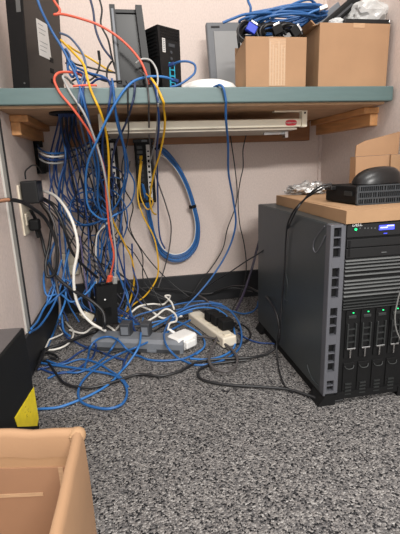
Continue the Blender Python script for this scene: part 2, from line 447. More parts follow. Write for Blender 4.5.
# ------------------------------------------------------------------ on the server: flat carton, mini computer, mouse, bag
def on_server():
    zc = .430
    t = thing('flat_carton', 'flat brown cardboard carton lying on top of the server', 'box', (.437, .765, zc))
    MB().hexa([(0, 0, 0), (.205, .018, 0), (.225, .46, 0), (.022, .47, 0), (0, 0, .0275), (.205, .018, .0275), (.225, .46, .0275), (.022, .47, .0275)]).build('carton', M_cardlt, t)
    MB().box((.018, .06, .0275), (.2, .44, .0283), bev=.0003).build('lid_flap', M_cardlt, t)
    zt = zc + .0286
    p = onZ(356, 208, zt)
    m = thing('mini_computer', 'small black perforated computer lying on the flat carton', 'computer', (p.x, p.y, zt), math.radians(4))
    W, D, H = .18, .135, .044
    MB().box((.002, .004, .002), (W, D, H - .002), bev=.003).build('case', M_blkm, m)
    b = MB(); b.box((0, 0, 0), (W, .005, .003)); b.box((0, 0, H - .003), (W, .005, H)); b.box((0, 0, 0), (.004, .005, H)); b.box((W - .004, 0, 0), (W, .005, H))
    for k in (1, 2): b.box((0, .0005, H * k / 3 - .0018), (W, .005, H * k / 3 + .0018))
    rnd = random.Random(4)
    for r in range(3):
        x = .006
        while x < W - .006:
            w = rnd.choice((.0035, .0016, .0016, .0016))
            b.box((x, .0008, H * r / 3), (x + w, .005, H * (r + 1) / 3)); x += w + .0038
    g = b.build('perforated_front', mat('mini_grille', (62, 66, 70), .45, metal=.3), m)
    MB().box((-.0006, .02, .02), (.003, .05, .03)).build('side_port', M_dgrille, m)
    MB().box((-.012, .088, .030), (.004, .12, .040), bev=.002).build('cable_plug', M_blk, m)
    # mouse
    zm = zt + H - .002
    c = onY(376.5, 176, p.y + .06)
    ms = thing('computer_mouse', 'black computer mouse resting on the small black computer', 'mouse', (c.x, p.y + .06, zm + .0004), math.radians(8))
    b = MB(); L, Wd, Hh = .063, .036, .0405
    nu, nv = 28, 12; rings = []
    for j in range(nv + 1):
        ph = (PI / 2) * j / nv
        ring = []
        for i in range(nu):
            th = 2 * PI * i / nu
            cx_, sy_ = math.cos(th), math.sin(th)
            rr = math.cos(ph) ** .72
            x = L * math.copysign(abs(cx_) ** .85, cx_) * rr
            y = Wd * math.copysign(abs(sy_) ** .85, sy_) * rr
            z = Hh * math.sin(ph) * (1 + .10 * (x / L)) * .95
            ring.append(b.b.verts.new((x + .006 * math.sin(ph), y, z + .002)))
        rings.append(ring)
    for A, B in zip(rings, rings[1:]):
        for i in range(nu): b.b.faces.new((A[i], A[(i + 1) % nu], B[(i + 1) % nu], B[i]))
    b.b.faces.new(rings[0][::-1]); bmesh.ops.remove_doubles(b.b, verts=b.b.verts, dist=.0003)
    b.build('shell', mat('mouse_plastic', (20, 20, 21), .34), ms, True, 1.2)
    MB().lathe([(0, 0), (.9, 0), (.98, .15), (.9, .3), (0, .3)], M=Matrix.Diagonal((L, Wd, .012, 1))).build('base', M_blkg, ms, True)
    MB().box((-.03, -.003, .026), (-.016, .003, .0365), bev=.002).build('scroll_wheel', M_blkm, ms)
    # crumpled bag
    b = MB(); rnd = random.Random(7)
    bmesh.ops.create_icosphere(b.b, subdivisions=4, radius=1)
    from mathutils import noise
    for v in b.b.verts:
        d = v.co.copy(); k = 1 + .42 * noise.noise(d * 1.7) + .25 * noise.noise(d * 4.1 + Vector((3, 1, 2))) + .12 * noise.noise(d * 9)
        v.co = Vector((d.x * .062 * k, d.y * .05 * k, max(0, .013 + d.z * .021 * k + .006 * noise.noise(d * 6))))
    q = onZ(311, 197, zt)
    o = b.build('plastic_bag', M_foil, None, True, .35); o.location = (q.x + .003, q.y + .038, zt + .0008)
    tag(o, 'crumpled shiny plastic bag on the flat carton behind the small computer', 'bag')
on_server()

# tall folded carton between server and right wall
t = thing('folded_carton', 'tall folded cardboard carton standing between server and right wall', 'box', (.642, 1.06, 0))
_zc, _zl, _zr = onY(365, 158, 1.09).z, onY(356, 148, 1.09).z, onY(398, 134, 1.09).z
MB().hexa([(0, 0, 0), (.135, 0, 0), (.135, .055, 0), (0, .055, 0), (0, .03, _zc - .003), (.135, .03, _zc), (.135, .06, _zc), (0, .06, _zc - .003)]).build('carton_body', M_card, t)
b = MB(); b.prism([(0, _zc - .002), (.135, _zc + .001), (.135, _zr), (.028, _zl + .012), (.002, _zl)], 1, .033, .0375); b.build('top_flap', M_card, t)
MB().hexa([(.105, -.006, .01), (.135, -.006, .01), (.135, -.002, .01), (.105, -.002, .01), (.105, .022, _zc), (.135, .022, _zc), (.135, .026, _zc), (.105, .026, _zc)]).build('side_flap', M_cardlt, t)

# ------------------------------------------------------------------ on the worktop
ZT = DZ1 + .0004
def desk_top():
    # leaning dark tower at the left
    nc = onY(30, 91, 1.19)
    a = math.radians(19.7)
    t = thing('desktop_tower', 'tall dark computer tower with a paper label standing on the left of the worktop', 'computer', (nc.x, nc.y, ZT), 0)
    ux, uy = Vector((math.sin(a), math.cos(a), 0)), Vector((-math.cos(a), math.sin(a), 0))
    Lw, Wn, H = .185, .043, .33
    lean = Vector((.011, 0, 0))
    def P(u, w, h): return ux * u + uy * w + Vector((0, 0, h)) + lean * (h / .22)
    # rotate the faces
    MB().hexa([P(0, 0, 0), P(Lw, 0, 0), P(Lw, Wn, 0), P(0, Wn, 0), P(0, 0, H), P(Lw, 0, H), P(Lw, Wn, H), P(0, Wn, H)]).build('case', M_twr, t)
    f = MB().hexa([P(-.006, -.001, 0), P(-.0005, -.001, 0), P(-.0005, Wn + .001, 0), P(-.006, Wn + .001, 0), P(-.006, -.001, H), P(-.0005, -.001, H), P(-.0005, Wn + .001, H), P(-.006, Wn + .001, H)]).build('front_cover', M_blkm, t)
    MB().hexa([P(-.0068, .004, .185), P(-.0058, .004, .185), P(-.0058, .016, .185), P(-.0068, .016, .185), P(-.0068, .004, .215), P(-.0058, .004, .215), P(-.0058, .016, .215), P(-.0068, .016, .215)]).build('badge', M_grille, f)
    MB().cyl(P(-.006, .01, .02), P(-.0085, .01, .02), .002).build('button', M_grille, f)
    def fpt(px, py):
        r = ray(px, py); n = -uy; n.z = 0
        n = (ux.cross(lean / .22 + Vector((0, 0, 1)))).normalized()
        k = (Vector(t.location) - CAM).dot(n) / r.dot(n); p = CAM + r * k - Vector(t.location)
        return p, n
    cs = [fpt(*q) for q in ((36, 21), (47, 27.5), (51.5, 63.5), (39.5, 58))]
    nn = cs[0][1]
    if nn.x < 0: nn = -nn
    c = [p for p, _ in cs]
    lb = MB().hexa([p - nn * .0002 for p in c] + [p + nn * .0008 for p in c]).build('paper_label', M_label, t)
    b = MB()
    for k in range(7):
        if k in (3,): continue
        s0 = (k + 1) / 8.5
        p0 = c[0].lerp(c[3], s0).lerp(c[1].lerp(c[2], s0), .12); p1 = c[0].lerp(c[3], s0).lerp(c[1].lerp(c[2], s0), .55 + .3 * ((k * 37) % 10) / 10)
        b.tube([p0 + nn * .0009, p1 + nn * .0009], .0006, 4)
    b.build('label_print', M_gstrip, lb)
    b = MB()
    for k in range(4):
        z = .012 + k * .028
        b.hexa([P(Lw * .6, -.001, z), P(Lw * .7, -.001, z), P(Lw * .7, .001, z), P(Lw * .6, .001, z)] + [P(Lw * .6, -.001, z + .012), P(Lw * .7, -.001, z + .012), P(Lw * .7, .001, z + .012), P(Lw * .6, .001, z + .012)])
    b.build('port_block', M_blkm, t)

    # open-fronted black upright device
    p = onY(117, 92, 1.19)
    t = thing('vertical_dock', 'black upright device with glossy recessed face left of the cable modem', 'device', (p.x, p.y, ZT), 0)
    W, D, H = .098, .09, .209
    def Q(w, d, h):
        k = h / H
        x = (w * (W - .014 * k)) - .003 * k
        return Vector((x, d, h))
    def slab(w0, w1, d0, d1, h0, h1):
        return [Q(w0, d0, h0), Q(w1, d0, h0), Q(w1, d1, h0), Q(w0, d1, h0), Q(w0, d0, h1), Q(w1, d0, h1), Q(w1, d1, h1), Q(w0, d1, h1)]
    MB().hexa(slab(.0, .17, 0, D, 0, H)).build('side_plate', M_blk, t)
    MB().hexa(slab(.80, 1.0, .0, D, 0, H)).build('side_plate', M_blk, t)
    MB().hexa(slab(.17, .80, .028, D, 0, H - .012)).build('glossy_face', M_blkg, t)
    MB().hexa(slab(.17, .80, .022, D, H - .012, H - .004)).build('top_bar', M_blk, t)
    MB().hexa(slab(.17, .80, .006, D, 0, .016)).build('base_bar', M_blkm, t)
    MB().hexa(slab(.055, .12, -.0012, .001, .02, H - .01)).build('edge_strip', M_gstrip, t)

    # cable modem, back turned to us
    p = onY(163, 91, 1.20)
    t = thing('cable_modem', 'black upright modem with cyan network ports standing on the worktop', 'modem', (p.x, p.y, ZT), math.radians(34))
    W, D, H = .070, .068, .166
    b = MB()
    b.hexa([(0, 0, 0), (W, 0, 0), (W * .95, D, 0), (-.0, D, 0), (-.008, 0, H), (W + .001, 0, H), (W * .95, D, H), (-.006, D, H)])
    b.build('case', M_blk, t)
    b = MB()
    for r in range(4):
        for k in range(9):
            b.box((.002 + k * .0072, -.0012, H - .008 - r * .0075), (.0065 + k * .0072, .001, H - .0035 - r * .0075))
    b.build('top_vents', M_blkg, t)
    b = MB()
    for k in range(8): b.box((-.0095 + .0004 * k, .008, H - .012 - k * .009), (-.004, D - .008, H - .0085 - k * .009))
    b.build('side_vents', M_blkm, t)
    lb = MB().box((.006, -.0012, H - .065), (.016, .0006, H - .030)).build('paper_label', M_label, t)
    b = MB()
    for k in range(7): b.box((.008, -.0016, H - .062 + k * .0045), (.014, -.001, H - .060 + k * .0045))
    b.build('label_print', M_gstrip, lb)
    MB().box((.028, -.001, H - .048), (.050, .0005, H - .040)).build('socket', M_dstrip, t)
    MB().cyl((.036, .001, H - .062), (.036, -.002, H - .062), .004).build('socket', M_dstrip, t)
    MB().cyl((.036, .001, H - .078), (.036, -.002, H - .078), .004).build('socket', M_dstrip, t)
    fr = MB().box((.026, -.001, .010), (.047, .0006, .078)).build('port_panel', M_port, t)
    for k in range(4):
        MB().box((.031, -.0018, .013 + k * .0162), (.043, .0002, .025 + k * .0162)).build('network_port', M_blkm, fr)

    # white dome device
    c = onY(208, 91, 1.26)
    pr = [(0, 0), (.080, 0), (.088, .004), (.0875, .013), (.076, .025), (.052, .034), (.024, .0385), (0, .039)]
    t = thing('access_point', 'white dome-shaped device lying flat on the worktop', 'device', (c.x, 1.26, ZT))
    MB().lathe(pr, n=56).build('dome', M_white, t, True)
    MB().box((.01, -.088, .003), (.024, -.078, .008)).build('cable_port', M_gstrip, t)

    # grey flat panel leaning on the back
    Yp = 1.46
    a0, a1 = onY(212, 90, Yp), onY(208, 20, Yp)
    t = thing('grey_monitor', 'flat grey monitor leaning behind the open cardboard box on the worktop', 'monitor', (a0.x, Yp, ZT))
    Ht = onY(208, 20, Yp).z - ZT; W = .34
    tilt = Matrix.Rotation(math.radians(-8), 4, 'X') @ Matrix.Rotation(math.radians(-1.5), 4, 'Y')
    MB().box((0, 0, 0), (W, .022, Ht), bev=.004, M=tilt).build('housing', M_gframe, t)
    MB().box((.024, -.0022, .012), (W - .024, .002, Ht - .03), bev=.001, M=tilt).build('panel', M_gscreen, t)
    MB().box((.016, -.0015, Ht - .019), (.046, .002, Ht - .013), M=tilt).build('slot', M_gap, t)
desk_top()

def open_box(name, label, x0, x1, y0, y1, h, flaps, tapes, slope=0.):
    t = thing(name, label, 'box', (x0, y0, ZT))
    W, D, th = x1 - x0, y1 - y0, .003
    MB().box((0, 0, 0), (W, th, h), bev=.001).build('front_wall', M_card, t)
    MB().box((0, D - th, 0), (W, D, h), bev=.001).build('back_wall', M_card, t)
    MB().hexa([(0, th, 0), (th, th, 0), (th, D - th, 0), (0, D - th, 0), (0, th, h), (th, th, h), (th, D - th, h - slope), (0, D - th, h - slope)]).build('side_wall', M_cardlt, t)
    MB().box((W - th, th, 0), (W, D - th, h), bev=.001).build('side_wall', M_card, t)
    MB().box((th, th, 0), (W - th, D - th, th)).build('bottom', M_cardin, t)
    for c in flaps: MB().hexa(c(W, D, h)).build('top_flap', M_cardlt, t)
    for (lo, hi) in tapes: 
        o = MB().box(lo, hi).build('packing_tape', M_tape, t)
    return t
A0, A1 = onY(246, 89, 1.165), onY(306, 87, 1.165)
ZA = onY(246, 39, 1.165).z - ZT
BA = open_box('cable_box', 'taped open cardboard box heaped with black and blue cables on the worktop', A0.x, A1.x - .001, 1.165, 1.28, ZA,
    [],
    [((.066, -.0008, .006), (.115, .0003, ZA - .004))], .022)
b = MB()
for k in range(6): b.box((.068 + k * .0083, -.0013, .008), (.0715 + k * .0083, -.0006, ZA - .012 - .008 * (k % 3)))
b.build('tape_crease', mat('tape_white', (188, 158, 128), .3), BA)
B0, B1 = onY(318, 87, 1.165), onY(388, 85, 1.165)
ZB = onY(319, 25, 1.165).z - ZT
BB = open_box('parts_box', 'plain open cardboard box full of hardware at the right end of the worktop', B0.x, min(B1.x, XR - .016), 1.165, 1.42, ZB,
    [lambda W, D, h: [(-.018, .012, h - .004), (-.015, .010, h - .006), (-.015, D - .01, h - .006), (-.018, D - .01, h - .004), (-.001, .0, h - .004), (.003, .0, h - .004), (.003, D, h - .004), (-.001, D, h - .004)],
     lambda W, D, h: [(-.006, .02, h), (-.003, .02, h), (-.003, D - .02, h), (-.006, D - .02, h), (-.020, .02, h + .010), (-.017, .02, h + .012), (-.017, D - .02, h + .012), (-.020, D - .02, h + .010)]],
    [((.10, -.0006, ZB - .012), (.135, .0003, ZB))])

# hardware in the right box
def box_contents():
    zt = ZT + ZB
    x0 = BB.location.x
    t = thing('black_bracket', 'flat black metal bar lying across the right cardboard box', 'bar', (onY(344, 24, 1.175).x, 1.169, zt + .0006))
    MB().box((0, 0, 0), (.142, .06, .012), bev=.002).build('bar', M_blk, t)
    MB().box((.136, -.002, .002), (.146, .016, .0105), bev=.001).build('metal_connector', M_chrome, t)
    from mathutils import noise
    def crumple(name, label, loc, sz, seed, m):
        b = MB(); bmesh.ops.create_icosphere(b.b, subdivisions=4, radius=1)
        for v in b.b.verts:
            d = v.co.copy(); s = Vector((seed, seed * .7, -seed))
            k = 1 + .3 * noise.noise(d * 1.5 + s) + .14 * noise.noise(d * 4 + s) + .06 * noise.noise(d * 9 + s)
            v.co = Vector((d.x * sz[0] * k, d.y * sz[1] * k, max(-sz[2] * .75, d.z * sz[2] * k)))
        o = b.build(name, m, None, True, .4); o.location = loc
        return tag(o, label, 'bag')
    crumple('plastic_bag', 'large translucent plastic bag on top of the right cardboard box', (onY(371, 8, 1.24).x, 1.25, zt + .042), (.062, .05, .046), 3, M_bag)
    crumple('bubble_wrap', 'small wad of clear bubble wrap in the right cardboard box', (onY(337, 20, 1.2).x, 1.205, zt + .004), (.026, .024, .020), 11, M_bag)
    # black and grey elongated devices rising from the box
    t = thing('black_handset', 'black bar-shaped device sticking up out of the right cardboard box', 'device', (onY(330, 18, 1.25).x, 1.25, zt + .006), 0)
    Mx = Matrix.Rotation(math.radians(-38), 4, 'Y')
    MB().box((-.075, 0, .0), (.13, .035, .03), bev=.006, M=Mx).build('body', M_blkm, t)
    MB().box((-.06, -.001, .010), (.10, .002, .016), M=Mx).build('ridge', M_dstrip, t)
    t = thing('grey_bracket', 'grey metal plate leaning behind the black device in the right box', 'plate', (onY(318, 16, 1.33).x, 1.33, zt + .0), 0)
    MB().box((-.02, 0, .0), (.12, .012, .055), bev=.002, M=Matrix.Rotation(math.radians(-34), 4, 'Y')).build('plate', M_gstrip, t)
box_contents()

# ------------------------------------------------------------------ floor objects left: black computer with sticker, open carton
def left_floor():
    t = thing('floor_computer', 'black computer case with yellow sticker on the floor by the left wall', 'computer', (-.2365, .824, 0), math.radians(-4))
    L, W, H = .30, .072, .248
    MB().box((-W, -L, .006), (0, 0, H), bev=.004).build('case', mat('matt_case', (20, 21, 21), .6, spec=.25), t)
    MB().box((-W + .002, -L + .004, H - .0005), (-.004, -.004, H + .001)).build('top_cover', mat('dark_top', (84, 80, 80), .5, var=.06), t)
    for x in (-W + .012, -.012):
        for y in (-L + .03, -.03): MB().cyl((x, y, 0), (x, y, .008), .008).build('foot', M_blkm, t)
    # sticker wraps on the outer side near the bottom back corner
    def sp(px, py):
        p = onX(px, py, t.location.x + .0)
        # intersect with the rotated side plane
        n = Vector((math.cos(math.radians(-4)), math.sin(math.radians(-4)), 0)); r = ray(px, py)
        k = (Vector(t.location) - CAM).dot(n) / r.dot(n)
        return local(t, CAM + r * k)
    pts = [sp(*q) for q in ((36, 385), (39.6, 418), (37.5, 427), (18, 428), (15, 419), (25, 403))]
    poly = [(min(p.y, -.0015), max(p.z, .008)) for p in pts]
    st = MB().prism(poly, 0, -.0002, .0008).build('yellow_sticker', M_yel, t)
    b = MB(); rnd = random.Random(3)
    cy = sum(p[0] for p in poly) / 6; cz = sum(p[1] for p in poly) / 6
    for i in range(7):
        y = cy + rnd.uniform(-.02, .012); z = cz + rnd.uniform(-.03, .02)
        b.box((.0006, y, z), (.0011, y + rnd.uniform(.003, .007), z + .0015))
    b.build('sticker_print', mat('ochre_ink', (176, 150, 40), .6), st)

    # open carton, near left
    h = .2445
    BR, BL, FL, FR = Vector((-.0885, .450)), Vector((-.30, .490)), Vector((-.315, .18)), Vector((-.0925, .17))
    t = thing('open_carton', 'open brown cardboard carton with folded-down flaps in the near left corner', 'box', (-.19, .33, 0))
    o2 = Vector((-.19, .33))
    c = [v - o2 for v in (BR, BL, FL, FR)]
    th = .0035
    cen = sum(c, Vector((0, 0))) / 4
    def wall(a, b_, name):
        d = (b_ - a).normalized(); n = Vector((-d.y, d.x))
        if n.dot(cen - a) < 0: n = -n
        q = [a, b_, b_ + n * th, a + n * th]
        MB().hexa([(p.x, p.y, .0005) for p in q] + [(p.x, p.y, h) for p in q]).build(name, M_cardin, t)
    wall(c[0], c[1], 'back_wall'); wall(c[1], c[2], 'side_wall'); wall(c[2], c[3], 'front_wall'); wall(c[3], c[0], 'side_wall')
    MB().hexa([(p.x, p.y, .0005) for p in c] + [(p.x, p.y, .004) for p in c]).build('bottom', M_cardin, t)
    # flaps folded over the rims and hanging outside, rounded at the fold
    def flap(a, b_, drop, out, name, m):
        d = (b_ - a).normalized(); n = Vector((-d.y, d.x))
        if n.dot(cen - a) > 0: n = -n
        prof = [(-.0045, h - .03), (-.0045, h - .002), (-.003, h + .003), (.001, h + .0055), (.006, h + .004), (.0085, h - .002), (.0095 + out * .3, h - drop * .4), (.009 + out, h - drop)]
        inner = [(x - .0025 if x > 0 else x + .0025, z - (.003 if -.004 < x < .008 else 0)) for x, z in prof]
        b = MB(); N = 8; rows = []
        for j in range(N + 1):
            p = a.lerp(b_, j / N); wob = .0012 * math.sin(j * 2.3) + .0008 * math.sin(j * 5.1)
            rows.append([b.b.verts.new((p.x + n.x * u, p.y + n.y * u, z + wob)) for u, z in prof] + [b.b.verts.new((p.x + n.x * u, p.y + n.y * u, z + wob)) for u, z in inner[::-1]])
        m_ = len(rows[0])
        for A, B in zip(rows, rows[1:]):
            for k in range(m_): b.b.faces.new((A[k], A[(k + 1) % m_], B[(k + 1) % m_], B[k]))
        b.b.faces.new(rows[0]); b.b.faces.new(rows[-1][::-1])
        return b.build(name, m, t, True, .9)
    rf = flap(c[3], c[0], .17, .001, 'side_flap', M_card)
    flap(c[0] + (c[1] - c[0]) * .01, c[1], .12, .004, 'back_flap', M_card)
    # torn fuzzy corner
    b = MB(); rnd = random.Random(5)
    for i in range(14):
        p = Vector((c[0].x + rnd.uniform(-.008, .006), c[0].y + rnd.uniform(-.006, .006), h + rnd.uniform(-.002, .0035)))
        q = p + Vector((rnd.uniform(-.004, .004), rnd.uniform(-.004, .004), rnd.uniform(0, .0015)))
        b.tube([p, (p + q) / 2 + Vector((0, 0, .001)), q], .0013, 5)
    bmesh.ops.create_icosphere(b.b, subdivisions=3, radius=.0105, matrix=Matrix.Translation((c[0].x + .001, c[0].y + .001, h - .004)))
    b.build('torn_corner', M_cardlt, t, True)
    # tape inside
    d = (c[1] - c[0]).normalized(); n = (cen - c[0]); n = Vector((-d.y, d.x)) if Vector((-d.y, d.x)).dot(n) > 0 else Vector((d.y, -d.x))
    def strip(s0, s1, z0, z1, z2, z3, name='inner_tape'):
        a = c[0] + d * s0 + n * (th + .0021); e = c[0] + d * s1 + n * (th + .0021); k = n * .0006
        MB().hexa([(a.x, a.y, z0), (e.x, e.y, z1), (e.x + k.x, e.y + k.y, z1), (a.x + k.x, a.y + k.y, z0), (a.x, a.y, z2), (e.x, e.y, z3), (e.x + k.x, e.y + k.y, z3), (a.x + k.x, a.y + k.y, z2)]).build(name, M_tape, t)
    strip(.05, .20, .158, .153, .163, .158); strip(.02, .026, .10, .10, .2, .2)
    # inner lower flap seam: darker board below
    a = c[0] + d * .004 + n * (th + .0001); e = c[1] - d * .004 + n * (th + .0001); k = n * .0018
    MB().hexa([(a.x, a.y, .01), (e.x, e.y, .01), (e.x + k.x, e.y + k.y, .01), (a.x + k.x, a.y + k.y, .01), (a.x, a.y, .200), (e.x, e.y, .198), (e.x + k.x, e.y + k.y, .198), (a.x + k.x, a.y + k.y, .200)]).build('inner_panel', mat('cardboard_rose', (150, 112, 84), .85, var=.06, scale=12), t)
    # printed curl on the outer flap
    dd = (c[0] - c[3]).normalized(); nn = Vector((dd.y, -dd.x))
    if nn.dot(cen - c[3]) > 0: nn = -nn
    pts = []
    for k in range(14):
        ang = 2.2 * PI * k / 13
        s = .155 + .012 * math.cos(ang); z = h - .062 - k * .0022 + .004 * math.sin(ang)
        dz = (h - z) / .17
        u = .0095 + .001 * dz + .0009
        p = c[3] + dd * s + nn * u; pts.append(Vector((p.x, p.y, z)))
    MB().tube(catmull(pts, 3), .0009, 5).build('printed_mark', M_ink, rf, True)
left_floor()

# ------------------------------------------------------------------ wall fittings, switches, power gear
def outlet():
    z0, z1 = .375, .522
    t = thing('wall_outlet', 'beige outlet plate on the left wall behind the black adapter', 'outlet', (XL, 1.285, 0))
    MB().box((0, -.045, z0), (.006, .045, z1), bev=.002).build('plate', M_beige, t)
    for z in (.485, .42):
        s = MB().box((.005, -.02, z - .018), (.009, .02, z + .018), bev=.002).build('socket', M_beige, t)
        b = MB(); b.box((.0085, -.009, z - .006), (.0095, -.006, z + .006)); b.box((.0085, .006, z - .006), (.0095, .009, z + .006)); b.build('slots', M_gap, s)
    pa, pb_ = onY(21, 202, 1.29), onY(38.8, 179, 1.29)
    a = thing('power_adapter', 'black power adapter block plugged into the left wall outlet', 'adapter', (XL + .0065, 1.25, pa.z - .012))
    w0, w1, hh = pa.x - a.location.x, pb_.x - a.location.x, pb_.z - pa.z
    MB().box((max(w0, .001), 0, 0), (w1, .075, hh), bev=.004).build('block', M_blk, a)
    MB().box((w1 - .0004, .008, .01), (w1 + .0006, .066, hh - .01)).build('rating_label', M_dstrip, a)
    MB().box((-.004, .022, .015), (.0015, .038, .03)).build('prongs', M_chrome, a)
    a = thing('power_plug', 'black power plug in the lower socket under the adapter block', 'plug', (XL + .010, 1.289, .400))
    b = MB(); b.box((0, -.018, -.016), (.030, .018, .018), bev=.006, seg=3); b.build('body', M_blkm, a)
    MB().cyl((.018, 0, -.014), (.020, -.002, -.04), .0055, .004, 12).build('strain_relief', M_blkm, a)
outlet()

def patch(name, label, x0, x1, z0, z1, y0, seed, face_w):
    t = thing(name, label, 'patch panel', (x0, y0, z0))
    W, H = x1 - x0, z1 - z0
    MB().box((0, 0, 0), (W, YB - y0 - .001, H), bev=.002).build('housing', M_blkm, t)
    MB().box((-.004, -.002, H - .012), (W + .004, .03, H), bev=.001).build('top_cap', M_blk, t)
    n = 12
    for k in range(n):
        z = .012 + (H - .03) * k / n
        MB().box((W * .12, -.0012, z), (W * .42, .001, z + (H - .03) / n * .7)).build('port', M_blkg, t)
    lb = MB().box((W * .62, -.0012, .01), (W * .82, .0005, H - .02)).build('label_strip', M_label, t)
    b = MB()
    rnd = random.Random(seed)
    for k in range(10):
        z = .014 + (H - .04) * k / 10
        b.box((W * .66, -.0017, z), (W * .78, -.001, z + rnd.uniform(.004, .012)))
    b.build('label_print', M_blkm, lb)
    MB().box((W * .4, -.003, H - .010), (W * .7, -.001, H - .003)).build('name_plate', M_gstrip, t)
    return t
p0, p1 = onY(135, 142, 1.53), onY(153, 205, 1.53)
patch('patch_panel', 'black upright patch panel with white label strip beside the coiled blue loop', onY(134, 142, 1.53).x, onY(152.5, 142, 1.53).x, p1.z, p0.z, 1.53, 1, 1)
q0, q1 = onY(99, 140, 1.50), onY(118, 210, 1.50)
patch('patch_panel', 'black upright patch panel half hidden behind the orange and yellow cables', q0.x, onY(116, 140, 1.50).x, q1.z, q0.z, 1.50, 2, 1)
t = thing('wall_bracket', 'black hinged wall bracket at the left wall with cables through it', 'bracket', (XL, 1.535, .55))
b = MB(); b.box((0, 0, 0), (.03, .008, .022)); b.box((0, 0, .09), (.03, .008, .112)); b.box((0, 0, 0), (.006, .055, .112)); b.build('frame', M_blkm, t)
MB().box((.006, .02, .004), (.032, .05, .05), bev=.002).build('cover', M_blk, t)

pb = onY(70, 268, 1.56)
t = thing('wall_box', 'beige surface box low on the back wall behind the tangled cables', 'wall box', (pb.x - .03, 1.565, pb.z - .04))
MB().box((0, 0, 0), (.06, .034, .085), bev=.004).build('box', M_beige, t)
MB().box((.006, -.001, .012), (.054, .001, .04), bev=.0005).build('cover_ridge', M_cream, t)

# grey power strip
def strips():
    a, b_ = onZ(92, 352, 0), onZ(183, 356, 0)
    d = Vector((b_.x - a.x, b_.y - a.y, 0)); L = d.length; ang = math.atan2(d.y, d.x)
    t = thing('power_strip', 'long grey power strip lying on the carpet under the cables', 'power strip', (a.x, a.y, 0), ang)
    MB().prism([(0, .001), (.075, .001), (.068, .039), (.008, .041), (0, .030)], 0, 0, L).build('housing', M_gstrip, t)
    MB().box((.005, -.0015, .001), (L - .01, .004, .013), bev=.001).build('dark_base', M_dstrip, t)
    MB().box((L * .62, -.006, .004), (L * .72, .002, .013), bev=.001).build('clip', M_gstrip, t)
    for k in range(6):
        o = MB().box((.025 + k * .042, .020, .0345), (.055 + k * .042, .055, .0365)).build('socket', M_dstrip, t)
    MB().box((L - .03, .016, .034), (L - .012, .05, .040), bev=.002).build('switch', M_blkm, t)
    base = t
    for i, (px, py, w, lab) in enumerate(((125, 339, .034, 'dark grey plug-in adapter at the left on the grey power strip'), (146, 338, .030, 'dark grey plug-in adapter next to the strip middle, beside white cords'))):
        # standing on the strip's top face
        p = onZ(px, py, .037); lp = local(base, p)
        lp.y = max(.012, min(.03, lp.y))
        wp = Matrix.Translation(base.location) @ base.rotation_euler.to_matrix().to_4x4() @ Vector((lp.x, lp.y, .0372))
        q = thing('plug_adapter', lab, 'adapter', wp, ang)
        MB().box((-w / 2, 0, 0), (w / 2, .036, .045), bev=.003).build('block', M_dstrip, q)
        MB().box((-w / 2 + .005, -.0008, .008), (w / 2 - .005, .001, .034)).build('label', M_gstrip, q)
    # white charger block lying at the strip's right end
    p = onZ(190, 351, 0)
    q = thing('white_charger', 'white plug-in charger lying at the right end of the grey strip', 'charger', (p.x, p.y, .0), math.radians(35))
    MB().box((-.044, 0, .0), (.036, .062, .046), bev=.010, seg=3).build('block', M_white, q)
    MB().box((-.026, -.014, .012), (.014, .004, .036), bev=.004).build('plug_head', M_white, q)
    MB().cyl((0, .056, .03), (-.01, .085, .047), .006, .004, 12).build('strain_relief', M_white, q)
    # beige strip running back
    a, b_ = onZ(230, 349, 0), onZ(194, 322, 0)
    d = Vector((b_.x - a.x, b_.y - a.y, 0)); L = d.length; ang2 = math.atan2(d.y, d.x)
    t = thing('power_strip', 'beige power strip with black plugs lying at an angle near the server', 'power strip', (a.x, a.y, 0), ang2)
    MB().box((0, -.025, .001), (L, .025, .036), bev=.006, seg=3).build('housing', mat('ivory_strip', (218, 208, 190), .45), t)
    MB().box((.012, -.012, .0352), (.03, .012, .040), bev=.002).build('switch', M_beige, t)
    for k in range(4):
        MB().box((.05 + k * .045, -.016, .0355), (.08 + k * .045, .016, .0368)).build('socket', M_beige, t)
    Mw = Matrix.Translation(t.location) @ t.rotation_euler.to_matrix().to_4x4()
    for i, (u, v, lab) in enumerate(((.062, -.016, 'black plug block nearest the end of the beige power strip'), (.108, -.014, 'black plug block second along the beige power strip'), (.152, -.012, 'black plug block furthest back on the beige power strip'))):
        q = thing('plug_block', lab, 'plug', Mw @ Vector((u, v, .0372)), ang2)
        MB().box((-.018, -.026, 0), (.018, .018, .034), bev=.004).build('block', M_blkm, q)
        MB().cyl((0, -.024, .014), (.002, -.044, .008), .006, .004, 12).build('strain_relief', M_blkm, q)
    # black box with orange and white plugs (small media device hung in the cables)
    p = onY(108, 325, 1.31)
    t = thing('network_device', 'black device with orange and white plugs standing amid the tangled cables', 'device', (p.x, 1.31, max(0.0, p.z - .005)), math.radians(12))
    hh = onY(108, 288, 1.31).z - t.location.z
    MB().hexa([(-.034, 0, 0), (.034, 0, 0), (.036, .05, 0), (-.034, .05, 0), (-.026, 0, hh), (.042, .004, hh), (.042, .045, hh), (-.026, .045, hh)]).build('case', M_blkm, t)
    MB().cyl((-.002, -.0005, hh * .66), (-.002, -.0025, hh * .66), .0026).build('light', M_winkt, t)
    MB().box((-.02, -.0008, .03), (.015, .002, .06)).build('label', M_blkg, t)
    for k, (x, m, nm) in enumerate(((.000, M_orp, 'orange_socket'), (.022, M_gstrip, 'grey_socket'))):
        MB().box((x - .010, .01, hh), (x + .008, .03, hh + .008), bev=.001).build(nm, M_blkg, t)
    return t
ND = strips()

